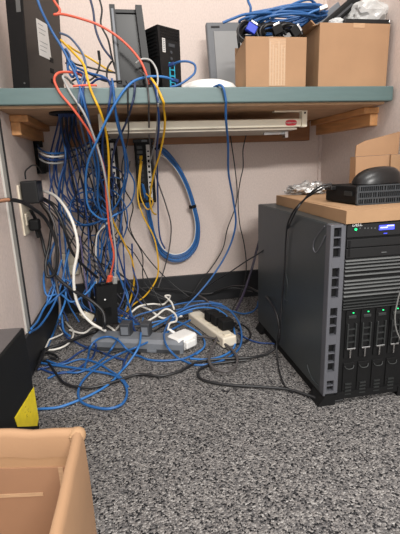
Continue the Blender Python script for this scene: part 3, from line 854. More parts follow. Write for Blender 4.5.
# ------------------------------------------------------------------ cables
def fix(p, r):
    """keep a point inside the alcove and out of worktop, walls and floor."""
    p = p.copy()
    if DY - .004 - r < p.y < 1.5 and DZ0 - .004 < p.z < DZ1 + r:      # goes round the worktop, not through it
        if p.z > DZ1 - .008 and p.y > DY + .004: p.z = DZ1 + r
        else: p.y = DY - .004 - r
    p.x = max(p.x, XL + .012 + r); p.y = min(p.y, YB - .016 - r); p.z = max(p.z, r + .0005)
    return p
STACK = [0]
def at(w, r):
    if len(w) == 2: p = onZ(w[0], w[1], r + .001)
    elif len(w) == 3:
        p = onY(w[0], w[1], w[2])
    else: p = onX(w[0], w[1], w[3])
    if p.z < r + .0005: p = onZ(w[0], w[1], r + .001)
    if p.y > YB - .016 - r: p = onY(w[0], w[1], YB - .016 - r)
    return fix(p, r)
def cable(name, label, W, r, m, group=None, lift=0., cat='cable', n=9, world=None, closed=False, ends=()):
    P = world if world else [at(w, r) for w in W]
    if lift:
        P = [p + Vector((0, 0, lift * (1 if p.z < .02 else 0))) for p in P]
    path = [fix(p, r) for p in catmull(P, n, closed)]
    base = path[0].copy()
    o = MB().tube([p - base for p in path], r * .9, 8).build(name, m, None, True, 1.5)
    o.location = base
    tag(o, label, cat, group)
    for (end, mm, L, w, nm) in ends:
        a, b_ = (path[0], path[3]) if end == 0 else (path[-1], path[-4])
        d = (a - b_).normalized()
        M = Matrix.Translation(a - base + d * (L * .2)) @ d.to_track_quat('Z', 'Y').to_matrix().to_4x4()
        MB().box((-w / 2, -w * .4, -L / 2), (w / 2, w * .4, L / 2), M=M, bev=w * .12).build(nm, mm, o)
    return o
net = 'network_cable'; pwr = 'power_cable'
e = DY - .009     # just in front of the worktop's edge

# --- coloured patch leads, from the worktop down to the gear
cable(net, 'orange cable looping off the dark tower and arching over the upright device', [(50, -6, 1.2), (55, 5, 1.19), (60, 13, 1.19), (57, 17.5, 1.18), (54.5, 17.5, 1.17), (61, 17, 1.17), (79, 21, 1.16), (100, 28.5, 1.16), (122, 43, 1.16), (140, 63, 1.16), (147, 79, 1.16), (149, 87, 1.17)], .0036, C_org)
cable(net, 'orange cable draping over the worktop edge down to the black device', [(84, 80, 1.2), (76, 76, 1.17), (63, 75, 1.15), (56, 78, e), (54.5, 83, e), (58, 92, e), (61, 97, e), (75, 114, 1.13), (94, 143, 1.17), (104, 172, 1.2), (107, 205, 1.25), (110, 236, 1.29), (114, 258, 1.31), (110, 280, 1.33)], .0036, C_org, ends=((1, M_orp, .03, .015, 'plug'),))
cable(net, 'short orange lead lying along the worktop edge between blue cables', [(73, 89, e), (84, 88.3, e), (97, 88.2, e)], .003, C_org)
cable(net, 'pale grey cable draping over the worktop edge beside the orange one', [(74, 88, 1.2), (66, 80, 1.15), (63, 80, e), (66, 87, e), (71, 96, e), (84, 116, 1.13), (97, 148, 1.17), (105, 178, 1.2), (109, 205, 1.25), (113, 232, 1.29), (116, 258, 1.31), (115, 281, 1.33)], .0033, C_gry, ends=((1, C_gry, .028, .014, 'plug'),))
cable(net, 'yellow cable running from the dark tower down past the black device', [(61, 43, 1.25), (73, 55, 1.2), (84, 68, 1.15), (87, 79, e), (91, 93, e), (101, 116, 1.14), (107, 140, 1.2), (109, 165, 1.25), (109, 197, 1.3), (112, 220, 1.35), (124, 245, 1.42), (132, 262, 1.45), (134, 285, 1.48), (128, 308, 1.48), (119, 322, 1.48)], .0036, C_yel)
cable(net, 'yellow cable stretched behind the tower towards the upright device', [(68, 48, 1.3), (75, 53, 1.28), (88, 60, 1.24), (109, 73, 1.23), (118, 77, 1.24)], .003, C_yel)
cable(net, 'yellow cable hanging from the modem in front of the patch panel', [(150, 80, 1.17), (154, 85, e), (158, 92, e), (165, 121, 1.2), (161, 152, 1.3), (153, 180, 1.4), (150, 205, 1.46), (153, 215, 1.48), (156, 217, 1.5)], .0036, C_yel)
cable(net, 'yellow cable plugged in the patch panel and sagging to the floor', [(141, 161, 1.522), (139, 180, 1.50), (138, 202, 1.49), (143, 218, 1.48), (154, 240, 1.48), (158, 262, 1.48), (157, 280, 1.48), (145, 298, 1.48), (133, 307, 1.48), (123, 318, 1.47)], .0033, C_yel, ends=((0, C_yel, .014, .01, 'plug'),))
cable(net, 'thin yellow cable curling out of the panel bottom', [(142, 164, 1.521), (140, 184, 1.505), (141, 200, 1.5), (148, 212, 1.49), (153, 204, 1.49), (146, 196, 1.505)], .0026, C_yel)

# --- white and grey leads
cable(pwr, 'thick white power cable running down from the wall outlet', [(40, 193, 1.42), (45, 194, 1.38), (56, 199, 1.34), (66, 211, 1.31), (74, 228, 1.29), (78, 250, 1.28), (74, 276, 1.27), (76, 300, 1.27), (82, 314, 1.27), (92, 325, 1.26), (106, 333, 1.24)], .0054, C_wht)
cable(pwr, 'thin white cable looping on the carpet by the left wall', [(66, 325), (69, 329), (73, 333), (73, 341), (66, 349), (55, 353), (43, 353), (38, 349.5), (43, 344), (55, 341), (63, 337), (60, 331)], .0034, C_wht, lift=.006)
cable(net, 'white cable with connector pointing up through the blue tangle', [(106, 227, 1.42), (98, 236, 1.42), (96, 250, 1.43), (97, 275, 1.44), (95, 300, 1.44)], .003, C_wht, ends=((0, C_wht, .04, .008, 'connector'),))
for i, (W, lab) in enumerate((
    ([(112, 337, 1.36), (122, 326, 1.4), (138, 309, 1.44), (152, 306, 1.46), (164, 306, 1.48), (170, 298, 1.47), (165, 298, 1.46), (171, 304, 1.42), (174, 311, 1.38)], 'white cord curling over the grey strip near the baseboard'),
    ([(148, 324, 1.36), (156, 318, 1.38), (166, 311, 1.38), (174, 315, 1.36), (176, 323, 1.3), (170, 325, 1.28), (168, 331, 1.25), (172, 338, 1.22)], 'white cord looping down to the white charger'),
    ([(140, 308, 1.47), (150, 312, 1.42), (162, 320, 1.38), (172, 319, 1.36), (182, 318, 1.34)], 'white cord lying slack between the strip and loop'),
    ([(98, 322, 1.38), (110, 330, 1.34), (120, 337, 1.3), (132, 336, 1.29), (150, 340, 1.26), (164, 336, 1.24)], 'white cord lying along the top of the grey strip'),
    ([(70, 333), (84, 336), (94, 330), (104, 334), (98, 342)], 'short white cord bent by the left end of grey strip'))):
    cable(pwr, lab, W, .0042, C_wht, lift=.004)
q = thing('beige_plug', 'beige plug lying among cables left of the grey strip', 'plug', onY(88, 318, 1.36) , math.radians(30))
MB().box((-.018, -.012, -.012), (.018, .012, .012), bev=.003, M=Matrix.Rotation(.6, 4, 'Y')).build('body', M_beige, q)
MB().box((-.03, -.007, -.007), (-.016, .007, .007), bev=.002, M=Matrix.Rotation(.6, 4, 'Y')).build('collar', M_beige, q)

# --- black / dark leads
cable(pwr, 'thick dark cable entering from the left and looping by the outlet', [(-6, 204, 1.0), (8, 202.5, 1.04), (20, 204, 1.1), (33, 211, 1.2), (46, 222, 1.28), (55, 240, 1.3), (58, 260, 1.3), (54, 277, 1.3), (48, 279, 1.3), (46, 266, 1.31), (50, 246, 1.34), (51, 222, 1.4), (43, 208, 1.46)], .0058, C_blk)
cable(pwr, 'copper coloured lead end at the far left by the wall joint', [(-4, 204.5, .99), (2, 203.3, 1.01), (9, 202.4, 1.035)], .0048, mat('copper_lead', (168, 120, 92), .5))
cable(pwr, 'black power cable dropping from the outlet plug and across the carpet', [(31, 213, 1.29), (36, 222, 1.32), (42, 241, 1.36), (48, 264, 1.34), (58, 280, 1.3), (74, 293, 1.27), (90, 302, 1.24), (103, 314, 1.22), (105, 326, 1.2), (97, 335), (78, 342), (60, 349), (45, 354), (34, 361), (26, 368)], .0060, C_blk, lift=.008)
cable(pwr, 'thin black lead arching over the adapter block', [(26, 182, 1.29), (25.3, 176, 1.29), (28, 170.5, 1.36), (33, 168, 1.42), (38, 170, 1.5), (42, 176, 1.54)], .0026, C_blk)
cable(pwr, 'black cable snaking across the carpet from the floor computer', [(24, 358), (38, 361), (50, 367), (58, 378), (66, 386), (84, 390), (104, 387), (120, 382), (138, 376.5), (160, 378), (180, 373), (198, 364), (222, 361), (250, 359.5), (266, 356), (275, 349, 1, .394), (279, 335, 1, .396), (277, 319, 1, .397), (270, 304, 1, .397), (258, 294, 1.32), (245, 288.5, 1.4), (230, 289, 1.48), (214, 294, 1.52)], .0043, C_blk, lift=.002)
cable(pwr, 'short black cable doubled back on the carpet by the floor computer', [(22, 374), (40, 365), (50, 361), (58, 362), (54, 357), (44, 356), (30, 362)], .0042, C_blk, lift=.004)
cable(pwr, 'black cable sweeping along the carpet to the front of the server', [(246, 362), (226, 364), (208, 367), (198, 373), (200, 380), (214, 384.5), (234, 387), (262, 388.5), (288, 391), (308, 397), (324, 402.5), (332, 402.5), (341, 401)], .0042, C_blk, lift=.001)
cable(pwr, 'dark cable circling in a small loop right of the strips', [(196, 296, 1.5), (207, 303, 1.42), (214, 314, 1.36), (218, 330, 1.26), (216, 344, 1.15), (211, 356), (209, 366), (215, 374), (226, 376), (235, 371), (236.5, 361), (228, 351), (213, 343), (198, 341), (184, 343), (172, 340, 1.2), (166, 330, 1.28), (172, 318, 1.36), (184, 312, 1.42)], .0044, C_dgr, lift=.010)
XS = .4025
cable(pwr, 'black cord hanging from the small computer down the side of the server', [(331, 186.5, .86), (322, 188, .86), (311, 195, .88), (303, 203, .92), (293, 214, 1, .399), (287, 228, 1, .4), (285, 250, 1, XS), (284, 272, 1, XS), (281.5, 300, 1, XS), (280, 322, 1, .397), (276, 347, 1, .39), (277, 362), (279, 374), (285, 388), (292, 394)], .0026, C_blk)
cable(pwr, 'black cord running from the small computer left to the floor', [(331, 188, .865), (322, 191, .87), (311, 197, .89), (303, 203, .93), (297, 211, 1, .399), (290, 225, 1, .399), (284, 236, 1.08), (272, 246, 1.16), (258, 256, 1.24), (245, 264, 1.3), (230, 274, 1.36), (214, 284, 1.42), (196, 296, 1.46), (176, 304, 1.5)], .0026, C_blk)
cable(net, 'thin black cord hanging below the tray, crossing in front of the blue one', [(230, 136, 1.5), (232, 150, 1.5), (235, 172, 1.52), (237, 196, 1.53), (235, 210, 1.53), (227, 232, 1.54), (223, 250, 1.54), (214, 266, 1.54), (200, 284, 1.54), (190, 300, 1.5)], .0024, C_blk)
cable(net, 'thin black cord hanging below the tray, nearest the server', [(246, 138, 1.5), (243, 152, 1.5), (243, 170, 1.53), (240, 184, 1.54), (238, 200, 1.56), (239.5, 226, 1.56), (244, 247, 1.56), (246, 270, 1.55), (242, 292, 1.52), (232, 312, 1.45)], .0024, C_blk)
cable(pwr, 'thick black strap leaning on the wall behind the server', [(260, 239, 1.5), (256, 254, 1.46), (251, 273, 1.42), (243, 296, 1.36), (236, 312, 1.3)], .0055, mat('black_purple_sheen', (46, 40, 58), .4))  # black strap, its purple highlight mixed into the colour
cable(net, 'dark grey cable hanging from the worktop edge across the blue loop', [(140, 74, 1.17), (146, 80, e), (148, 92, e), (149, 120, 1.2), (150, 145, 1.4), (156, 178, 1.5), (166, 208, 1.52), (171, 228, 1.53), (169, 252, 1.53), (164, 272, 1.54), (158, 290, 1.52)], .0028, C_dgr)
cable(net, 'thin black cable hanging off the worktop edge left of the panel', [(126, 84, 1.18), (128, 90, e), (128, 110, 1.14), (128, 142, 1.3), (122, 170, 1.4), (125, 192, 1.46), (133, 208, 1.48), (130, 230, 1.5), (146, 258, 1.52), (170, 284, 1.53), (190, 300, 1.5)], .0024, C_blk)
cable(net, 'black cable falling from above beside the orange arch', [(97, -6, 1.25), (102, 12, 1.25), (101, 27, 1.25), (108, 42, 1.24), (112, 60, 1.22), (116, 74, 1.2)], .0028, C_blk)
cable(net, 'navy cable falling from above towards the upright device', [(88, -6, 1.25), (93, 12, 1.25), (96, 33, 1.24), (103, 50, 1.23), (112, 62, 1.22)], .0034, C_navy)
cable(net, 'black cable hanging on the wall left of the dark tower', [(-6, -4, 1.45), (3, 10, 1.45), (8, 22, 1.46), (11, 40, 1.47), (13, 60, 1.48)], .005, C_blk)
cable(net, 'dark grey cable arching from the tower back over the blue leads', [(60, 36, 1.28), (68, 39, 1.26), (77, 48, 1.22), (84, 60, 1.18), (86, 72, 1.16), (82, 83, 1.14), (80, 93, e), (79, 108, 1.14), (84, 140, 1.25), (92, 170, 1.35), (96, 200, 1.42)], .0034, mat('slate_cable', (84, 100, 128), .42))
cable(net, 'grey cable arching beside the modem and over the edge', [(136, 66, 1.18), (142, 62, 1.18), (150, 63, 1.18), (156, 71, 1.17), (158, 82, 1.15), (157, 92, e), (158, 112, 1.16), (156, 140, 1.3), (150, 165, 1.45)], .003, C_gry)
for i, (W, lab) in enumerate((
    ([(64, 52, 1.3), (74, 66, 1.24), (88, 70, 1.22), (104, 74, 1.22), (118, 76, 1.22)], 'black cable strung behind the tower, upper of the pair'),
    ([(66, 66, 1.28), (80, 72, 1.24), (92, 78, 1.22), (106, 84, 1.2), (122, 84, 1.18)], 'black cable strung behind the tower, lower of the pair'),
    ([(70, 86, 1.2), (76, 82, 1.2), (90, 83, 1.2), (97, 76, 1.2), (100, 66, 1.2), (99.5, 60, 1.2)], 'black cable with an upright connector between tower and device'),
    ([(112, 64, 1.22), (108, 70, 1.22), (107, 80, 1.2), (111, 90, 1.16)], 'black cable bent at the foot of the upright device'))):
    cable(net, lab, W, .0028, C_blk, ends=(((1, M_blkm, .022, .009, 'connector'),) if i == 2 else ()))
cable(net, 'slim grey cord hanging in front of the server drives', [(403, 287, .755), (398.5, 296, .757), (396, 306, .758), (394, 317, .758), (395.5, 332, .758), (403, 348, .757)], .0018, mat('grey_cord', (112, 112, 110), .5))

# --- blue leads on and over the worktop
cable(net, 'blue cable falling down the face of the dark tower and over the edge', [(35, -6, 1.16), (41, 12, 1.16), (52, 34, 1.17), (63, 52, 1.17), (70, 66, 1.16), (76, 78, 1.14), (80, 90, e), (82, 104, 1.135), (87, 130, 1.2), (95, 165, 1.28), (99, 200, 1.34)], .0036, C_blue)
cable(net, 'blue cable plugged in the modem looping out to the right', [(173, 67, 1.19), (180, 64.5, 1.175), (189, 64.5, 1.17), (195, 68, 1.17), (195, 75, 1.17), (188, 82, 1.165), (178, 88, 1.16), (170, 90, 1.155)], .0034, C_blue, ends=((0, C_blued, .018, .011, 'plug'),))
cable(net, 'light blue cable curving from the modem foot over the edge far down', [(174, 83, 1.18), (165, 80, 1.165), (150, 79.5, 1.155), (136, 83, 1.14), (127, 90, e), (117, 104, 1.13), (106, 124, 1.14), (96, 146, 1.16), (88, 166, 1.2), (86, 190, 1.25), (90, 212, 1.28), (104, 222, 1.3), (118, 216, 1.32)], .0036, C_bluel, ends=((0, C_blued, .018, .011, 'plug'),))
cable(net, 'blue cable hanging alone from the worktop edge right of the strapped wall loop', [(214, 92, 1.16), (218, 88.8, 1.14), (222.5, 89.5, e), (225, 98, e), (226, 122, 1.16), (228, 146, 1.24), (228.5, 176, 1.34), (233, 202, 1.4), (235.5, 226, 1.42), (229, 250, 1.44), (214, 276, 1.44), (196, 298, 1.42), (178, 315, 1.38), (164, 326, 1.34)], .0038, C_blue)
cable(net, 'blue cable hanging from the edge below the upright device', [(112, 82, 1.18), (113, 87, e), (114, 96, e), (117, 124, 1.16), (124, 152, 1.24), (125, 178, 1.32), (119, 203, 1.36), (108, 216, 1.38), (98, 210, 1.4)], .0034, C_blue)
cable(net, 'blue cable hanging from the edge under the modem', [(150, 84, 1.17), (154, 87, e), (156, 94, e), (159, 122, 1.18), (157, 152, 1.32), (157.5, 178, 1.45), (158, 206, 1.5), (159, 232, 1.5), (161, 243, 1.5), (165, 251, 1.5)], .0034, C_blued)
for i, (W, m, lab) in enumerate((
    ([(65, 56, 1.28), (72, 68, 1.2), (78, 82, 1.15), (81, 93, e), (86, 112, 1.13), (93, 140, 1.2), (99, 172, 1.28), (98, 204, 1.34), (108, 232, 1.38)], C_blue, 'blue cable crossing the worktop edge just left of the yellow cable'),
    ([(67, 60, 1.28), (70, 74, 1.2), (82, 76, 1.16), (85, 84, 1.14), (83, 94, e), (88, 118, 1.15), (91, 146, 1.25), (100, 180, 1.33), (110, 206, 1.38)], C_blued, 'dark blue cable crossing the worktop edge behind the yellow cable'),
    ([(66, 52, 1.29), (70, 60, 1.24), (68, 72, 1.2), (73, 80, 1.18), (76, 72, 1.18), (71, 64, 1.2)], C_blue, 'blue cable curled up at the back of the dark tower'),
    ([(68, 64, 1.27), (76, 70, 1.22), (90, 76, 1.2), (104, 80, 1.18), (110, 86, 1.15), (113, 92, e), (115, 110, 1.14), (122, 140, 1.24), (128, 170, 1.34), (124, 196, 1.4)], C_blue, 'blue cable lying across to the foot of the upright device'),
    ([(90, 88, 1.2), (98, 82, 1.18), (108, 83, 1.16), (111, 93, e), (109, 110, 1.14), (103, 140, 1.22), (104, 168, 1.3), (112, 198, 1.36)], C_blued, 'dark blue cable falling over the edge beside the upright device'),
    ([(132, 84, 1.18), (135, 88, e), (134, 100, 1.13), (126, 126, 1.2), (115, 150, 1.28), (112, 176, 1.34), (120, 196, 1.38)], C_navy, 'navy cable falling over the edge between device and modem'))):
    cable(net, lab, W, .0034, m)

# --- the strapped blue loop on the back wall
def loop():
    out = [(157, 148, 1.535), (166, 153, 1.54), (178, 167, 1.55), (188, 186, 1.555), (195, 208, 1.56), (199.5, 230, 1.56), (197, 249, 1.56), (187, 261, 1.56), (174, 264, 1.56), (162, 258, 1.56), (154, 244, 1.56), (149, 226, 1.55), (145, 204, 1.54), (142, 186, 1.522)]
    rnd = random.Random(2)
    for k in range(6):
        W = []
        cx_, cy_ = 172, 212
        for i, (x, y, Y) in enumerate(out):
            s = 1 - .025 * k + rnd.uniform(-.005, .005)
            f = 1 if 0 < i < len(out) - 1 else .3
            W.append((cx_ + (x - cx_) * (1 - (1 - s) * f), cy_ + (y - cy_) * (1 - (1 - s) * f), Y - .006 * (k % 2)))
        cable(net, 'one of the blue cables strapped together in the wall loop', W, .0027, (C_blue, C_bluel, C_bluel)[k % 3], group='blue cables strapped in the wall loop')  # light blue picks put the strands' highlights into the cable colour
    W = [(172 + (x - 172) * .85, 212 + (y - 212) * .855, Y - .004) for x, y, Y in out[:11]]
    cable(net, 'white cable on the inside of the strapped blue wall loop', W, .0028, C_wht)
    for (px, py, lab, dirv) in ((195, 209, 'black strap around the right side of the blue wall loop', (5, 22)), (158, 150, 'black strap around the top of the blue wall loop', (9, 7))):
        p = onY(px - 2.5 if px > 180 else px, py, 1.556 if px > 180 else 1.538); p2 = onY(px - 2.5 + dirv[0], py + dirv[1], 1.556 if px > 180 else 1.538)
        d = (p2 - p).normalized()
        M = Matrix.Translation(p) @ d.to_track_quat('Z', 'Y').to_matrix().to_4x4()
        o = MB().lathe([(.0125, -.006), (.0145, -.005), (.0145, .005), (.0125, .006), (.0125, -.006)], n=18).build('cable_strap', M_blkm, None, True)
        o.matrix_world = M
        tag(o, lab, 'strap')
loop()

# --- thick bundle dropping through the worktop at the left
def bundle():
    rnd = random.Random(21)
    g = 'blue cables of the thick hanging bundle'
    for k in range(13):
        x0 = 59 + 17 * ((k * .618) % 1); Y0 = 1.37 + .07 * rnd.random()
        top = onZ(x0, 115.5, DZ0 - .007 - .0); top = Vector((top.x, top.y, DZ0 - .0075))
        sp = rnd.uniform(-1, 1)
        W = [(x0 + sp * 5 + 1, 134 + rnd.uniform(-3, 3), Y0), (x0 + 2 + sp * 13, 160 + rnd.uniform(-4, 4), Y0 + rnd.uniform(-.03, .05))]
        if k % 3:      # swings over to the patch panels
            W += [(x0 + 6 + sp * 16, 184 + rnd.uniform(-5, 8), 1.44), (x0 + 16 + sp * 16, 206 + rnd.uniform(-8, 12), 1.46), (x0 + 34 + sp * 12, 212 + rnd.uniform(-10, 12), 1.48), (104 + rnd.uniform(-4, 6), 196 + rnd.uniform(-12, 8), 1.49)]
        else:
            W += [(x0 - 3 + sp * 17, 196 + rnd.uniform(-5, 5), 1.42 + rnd.uniform(-.02, .05)), (x0 + sp * 16 + rnd.uniform(-4, 4), 226 + rnd.uniform(-6, 6), 1.43), (x0 + 4 + sp * 18 + rnd.uniform(-6, 6), 262 + rnd.uniform(-6, 6), 1.42),
                  (x0 + 8 + sp * 20, 298 + rnd.uniform(-5, 5), 1.40), (x0 + 24 + sp * 26, 320 + rnd.uniform(-5, 4), 1.39)]
        P = [top] + [at(w, .0031) for w in W]
        cable(net, 'one of the blue cables in the thick bundle hanging through the worktop', None, .0031, rnd.choice((C_blue, C_blued, C_blued)), group=g, world=P)
    for k in range(4):
        x0 = 62 + 4 * k
        top = onZ(x0, 116, DZ0 - .007); top.z = DZ0 - .0075
        W = [(x0 + 2, 140, 1.36), (x0 + 8 + 4 * k, 170, 1.4), (x0 + 14 + 5 * k, 196, 1.42), (x0 + 16 + 2 * k, 226, 1.44), (x0 + 4 + 10 * k, 262, 1.46), (x0 + 16 + 8 * k, 300, 1.42), (x0 + 30 + 10 * k, 322, 1.36)]
        cable(net, 'one of the black cables mixed into the thick hanging bundle', None, .0028, C_blk, group='black cables of the thick hanging bundle', world=[top] + [at(w, .0028) for w in W])
    t = thing('cable_grommet', 'black cable grommet under the worktop where the blue bundle passes', 'grommet', (onZ(66, 115.5, DZ0 - .006).x, onZ(66, 115.5, DZ0 - .006).y, DZ0 - .0062))
    MB().lathe([(.030, 0), (.045, 0), (.046, -.004), (.042, -.006), (.030, -.006), (.030, 0)], n=30).build('ring', M_blkm, t, True)
    # cables threaded through the wall bracket
    for k, (m, lab) in enumerate(((C_blue, 'upper blue cable threaded through the black wall bracket'), (C_wht, 'white cable threaded through the black wall bracket'), (C_blued, 'lower blue cable threaded through the black wall bracket'), (C_gry, 'pale cable lying under the white one in the wall bracket'))):
        y = 150 + k * 3.3
        cable(net, lab, [(36, y - 2, 1.53), (41, y + 2.5, 1.44), (50, y + 6, 1.38), (60, y + 6, 1.40), (78, y + 1, 1.5), (92, y - 7, 1.5), (100, y - 14, 1.49)], .0036, m)
    # tangle of loops mid-height
    G = 'blue cables tangled behind the orange and yellow leads'
    for k in range(12):
        x = rnd.uniform(86, 116); y = rnd.uniform(170, 215)
        rx, ry = rnd.uniform(10, 22), rnd.uniform(10, 30); Y = rnd.uniform(1.42, 1.52); a0 = rnd.uniform(0, 6.28)
        W = []
        for i in range(9):
            a = a0 + i * .75
            W.append((x + rx * math.cos(a), y + ry * math.sin(a) + i * 2.0, Y + .03 * math.sin(i + k)))
        W += [(W[-1][0] + rnd.uniform(-8, 8), 262 + rnd.uniform(-12, 12), 1.44), (W[-1][0] + rnd.uniform(-20, 14), 300 + rnd.uniform(-8, 8), 1.42), (min(150, W[-1][0] + rnd.uniform(-10, 34)), 322 + rnd.uniform(-4, 8), 1.34)]
        cable(net, 'one of the blue cables tangled behind the orange and yellow leads', W, .0029, rnd.choice((C_blue, C_blue, C_blued, C_blued)), group=G)
    G = 'black cables in the mid-height tangle'
    for k in range(8):
        x = 80 + 7 * k
        W = [(x + rnd.uniform(-6, 6), 176 + rnd.uniform(-16, 16), 1.45), (x + rnd.uniform(-14, 14), 206 + rnd.uniform(-8, 8), 1.46), (x + rnd.uniform(-16, 16), 230, 1.47), (x + rnd.uniform(-12, 24), 256, 1.47), (x + rnd.uniform(0, 44), 286, 1.46), (x + rnd.uniform(10, 60), 310, 1.42)]
        cable(net, 'one of the thin black cables threading the blue tangle', W, .0024, C_blk, group=G)
    # left strands by the wall running to the floor
    for k, (W, lab) in enumerate((
        ([(62, 262, 1.36), (57, 280, 1.34), (52, 298, 1.32), (44, 311, 1.28), (36, 323, 1.2), (26, 331, 1.12)], 'blue cable slanting to the floor by the baseboard, outermost'),
        ([(66, 266, 1.36), (62, 284, 1.34), (57, 300, 1.3), (50, 314, 1.25), (40, 328, 1.18), (24, 335, 1.1)], 'blue cable slanting to the floor by the baseboard, next inward'),
        ([(70, 250, 1.38), (64, 276, 1.36), (66, 300, 1.32), (60, 318, 1.26), (50, 336), (41, 352)], 'blue cable slanting down and along the left carpet'),
        ([(80, 262, 1.36), (70, 286, 1.34), (56, 300, 1.3), (48, 306, 1.3), (52, 290, 1.34), (66, 282, 1.36), (76, 290, 1.34)], 'blue cable curled above the left baseboard'),
        ([(48, 262, 1.32), (44, 282, 1.33), (48, 298, 1.32), (60, 296, 1.32), (72, 304, 1.3), (86, 296, 1.32), (96, 284, 1.36)], 'blue cable swagged in front of the left baseboard'),
        ([(58, 236, 1.36), (50, 262, 1.35), (52, 282, 1.34), (58, 300, 1.32), (62, 318, 1.28), (64, 332, 1.24), (70, 338, 1.2)], 'blue cable dropping to the thin white loop'))):
        cable(net, lab, W, .0038, C_blue if k % 2 else C_bluel)
    G = 'dark power leads draped right of the outlet'
    for k in range(4):
        cable(pwr, 'one of the dark power leads draped from the outlet into the tangle', [(42, 200 + k * 2, 1.45), (54, 206 + k * 4, 1.44), (66, 220 + k * 5, 1.42), (80, 240 + k * 5, 1.42), (98, 262 + k * 4, 1.42), (112, 290, 1.43), (128, 308, 1.42)], .0028, (C_blk, C_navy, C_dgr, C_blk)[k], group=G)
    cable(pwr, 'thick black cable arching from the outlet just left of the white power cable', [(44, 201, 1.36), (52, 207, 1.33), (60, 220, 1.31), (66, 236, 1.31), (72, 254, 1.33), (84, 268, 1.36), (98, 280, 1.4)], .0052, C_blk)
    cable(pwr, 'thick dark grey cable arching from the outlet beneath the black one', [(41, 206, 1.36), (49, 214, 1.34), (55, 228, 1.33), (57, 246, 1.33), (55, 266, 1.33), (57, 286, 1.32), (60, 304, 1.3), (60, 322, 1.26)], .0048, C_dgr)
    cable(net, 'slate violet cable pair drooping beside the white power cable', [(80, 238, 1.4), (83, 262, 1.39), (86, 285, 1.37), (88, 300, 1.36), (92, 314, 1.34)], .0034, mat('violet_cable', (84, 78, 112), .45))
bundle()

# --- blue leads on the carpet
cable(net, 'blue cable forming the large oval on the open carpet', [(190, 322, 1.3), (176, 329, 1.24), (156, 340, 1.18), (136, 349, 1.14), (118, 357), (98, 369), (83, 383), (78.5, 395), (82, 404), (94, 409), (110, 410.5), (122, 406), (127, 396), (124, 385), (114, 377.5), (96, 373.5), (74, 370), (52, 367), (30, 366)], .0038, C_blue, lift=.002)
cable(net, 'blue cable running left along the front of the carpet tangle', [(22, 412), (40, 410.5), (58, 409), (76, 403), (94, 395), (110, 385), (126, 368), (138, 350, 1.1), (141, 334, 1.2), (143, 320, 1.36)], .0036, C_bluel, lift=.001)
cable(net, 'blue cable humped over the front of the grey strip', [(84, 372), (88, 360), (91, 348, 1.14), (98, 341, 1.16), (108, 338.5, 1.18), (118, 342, 1.15), (126, 350, 1.11), (136, 357), (150, 361.5), (168, 362), (186, 359.5), (200, 352)], .0036, C_blue)
cable(net, 'blue cable lying in a wide ring around the strips, outer', [(160, 324, 1.34), (174, 316, 1.36), (192, 308, 1.38), (210, 305.5, 1.38), (225, 309, 1.34), (236, 320, 1.28), (241, 334, 1.2), (239.5, 348), (230, 358), (214, 364.5), (196, 366.5), (180, 361), (169, 351, 1.08), (164, 339, 1.16), (167, 328, 1.26), (178, 318, 1.34), (192, 313, 1.37)], .0036, C_blue)
cable(net, 'blue cable lying in a wide ring around the strips, inner', [(150, 330, 1.3), (170, 320, 1.35), (196, 310, 1.37), (216, 311, 1.33), (229, 321, 1.27), (234.5, 336, 1.19), (233, 350), (221, 358), (207, 361), (190, 360)], .0036, C_bluel)
cable(net, 'blue cable lying by the server with its end turned up', [(176, 312, 1.42), (196, 307, 1.44), (216, 308, 1.44), (232, 313, 1.42), (244, 315.5, 1.38), (253, 313, 1.36), (257, 308, 1.34), (258, 303, 1.34)], .0034, C_blue)
cable(net, 'blue cable lying on the carpet beside the server foot', [(238, 335), (248, 341), (260, 344.5), (271, 345), (277, 346)], .003, C_blued)
for i, (W, m, lab) in enumerate((
    ([(30, 372), (50, 368), (66, 363), (84, 352), (96, 346, 1.12), (92, 360), (76, 371), (58, 375), (40, 370)], C_blued, 'dark blue cable folded back on the left carpet'),
    ([(28, 364), (44, 361.5), (62, 366), (80, 361), (96, 364), (110, 372), (122, 380), (128, 388)], C_blue, 'blue cable weaving through the oval from the left'),
    ([(60, 326, 1.26), (68, 340), (84, 348), (96, 352), (112, 358), (126, 362)], C_blued, 'dark blue cable passing under the humped blue one'),
    ([(48, 380), (62, 374), (78, 374), (94, 368), (104, 360), (112, 350, 1.1), (118, 340, 1.2)], C_blue, 'blue cable rising from the carpet on to the grey strip'),
    ([(120, 330, 1.34), (136, 318, 1.38), (156, 312, 1.4), (178, 306, 1.42), (202, 303, 1.44), (222, 306, 1.42)], C_blue, 'blue cable lying behind the grey strip'),
    ([(110, 318, 1.42), (126, 325, 1.38), (144, 326, 1.36), (166, 322, 1.36), (184, 326, 1.3), (200, 336, 1.24), (204, 348, 1.14), (196, 356)], C_bluel, 'light blue cable crossing the strip to the white charger'),
    ([(132, 246, 1.46), (133, 270, 1.46), (138, 292, 1.44), (130, 312, 1.4), (134, 330, 1.3), (138, 342, 1.2), (128, 356), (122, 372)], C_blued, 'dark blue cable dropping steeply across the grey strip'),
    ([(112, 232, 1.42), (120, 262, 1.44), (128, 286, 1.46), (140, 304, 1.46), (158, 318, 1.42), (176, 322, 1.38)], C_blued, 'dark blue cable slanting along the baseboard to the strip'),
    ([(118, 214, 1.42), (110, 244, 1.44), (116, 272, 1.44), (128, 298, 1.44), (124, 320, 1.38), (134, 332, 1.3)], C_blue, 'blue cable falling behind the black device'))):
    cable(net, lab, W, .0034, m)
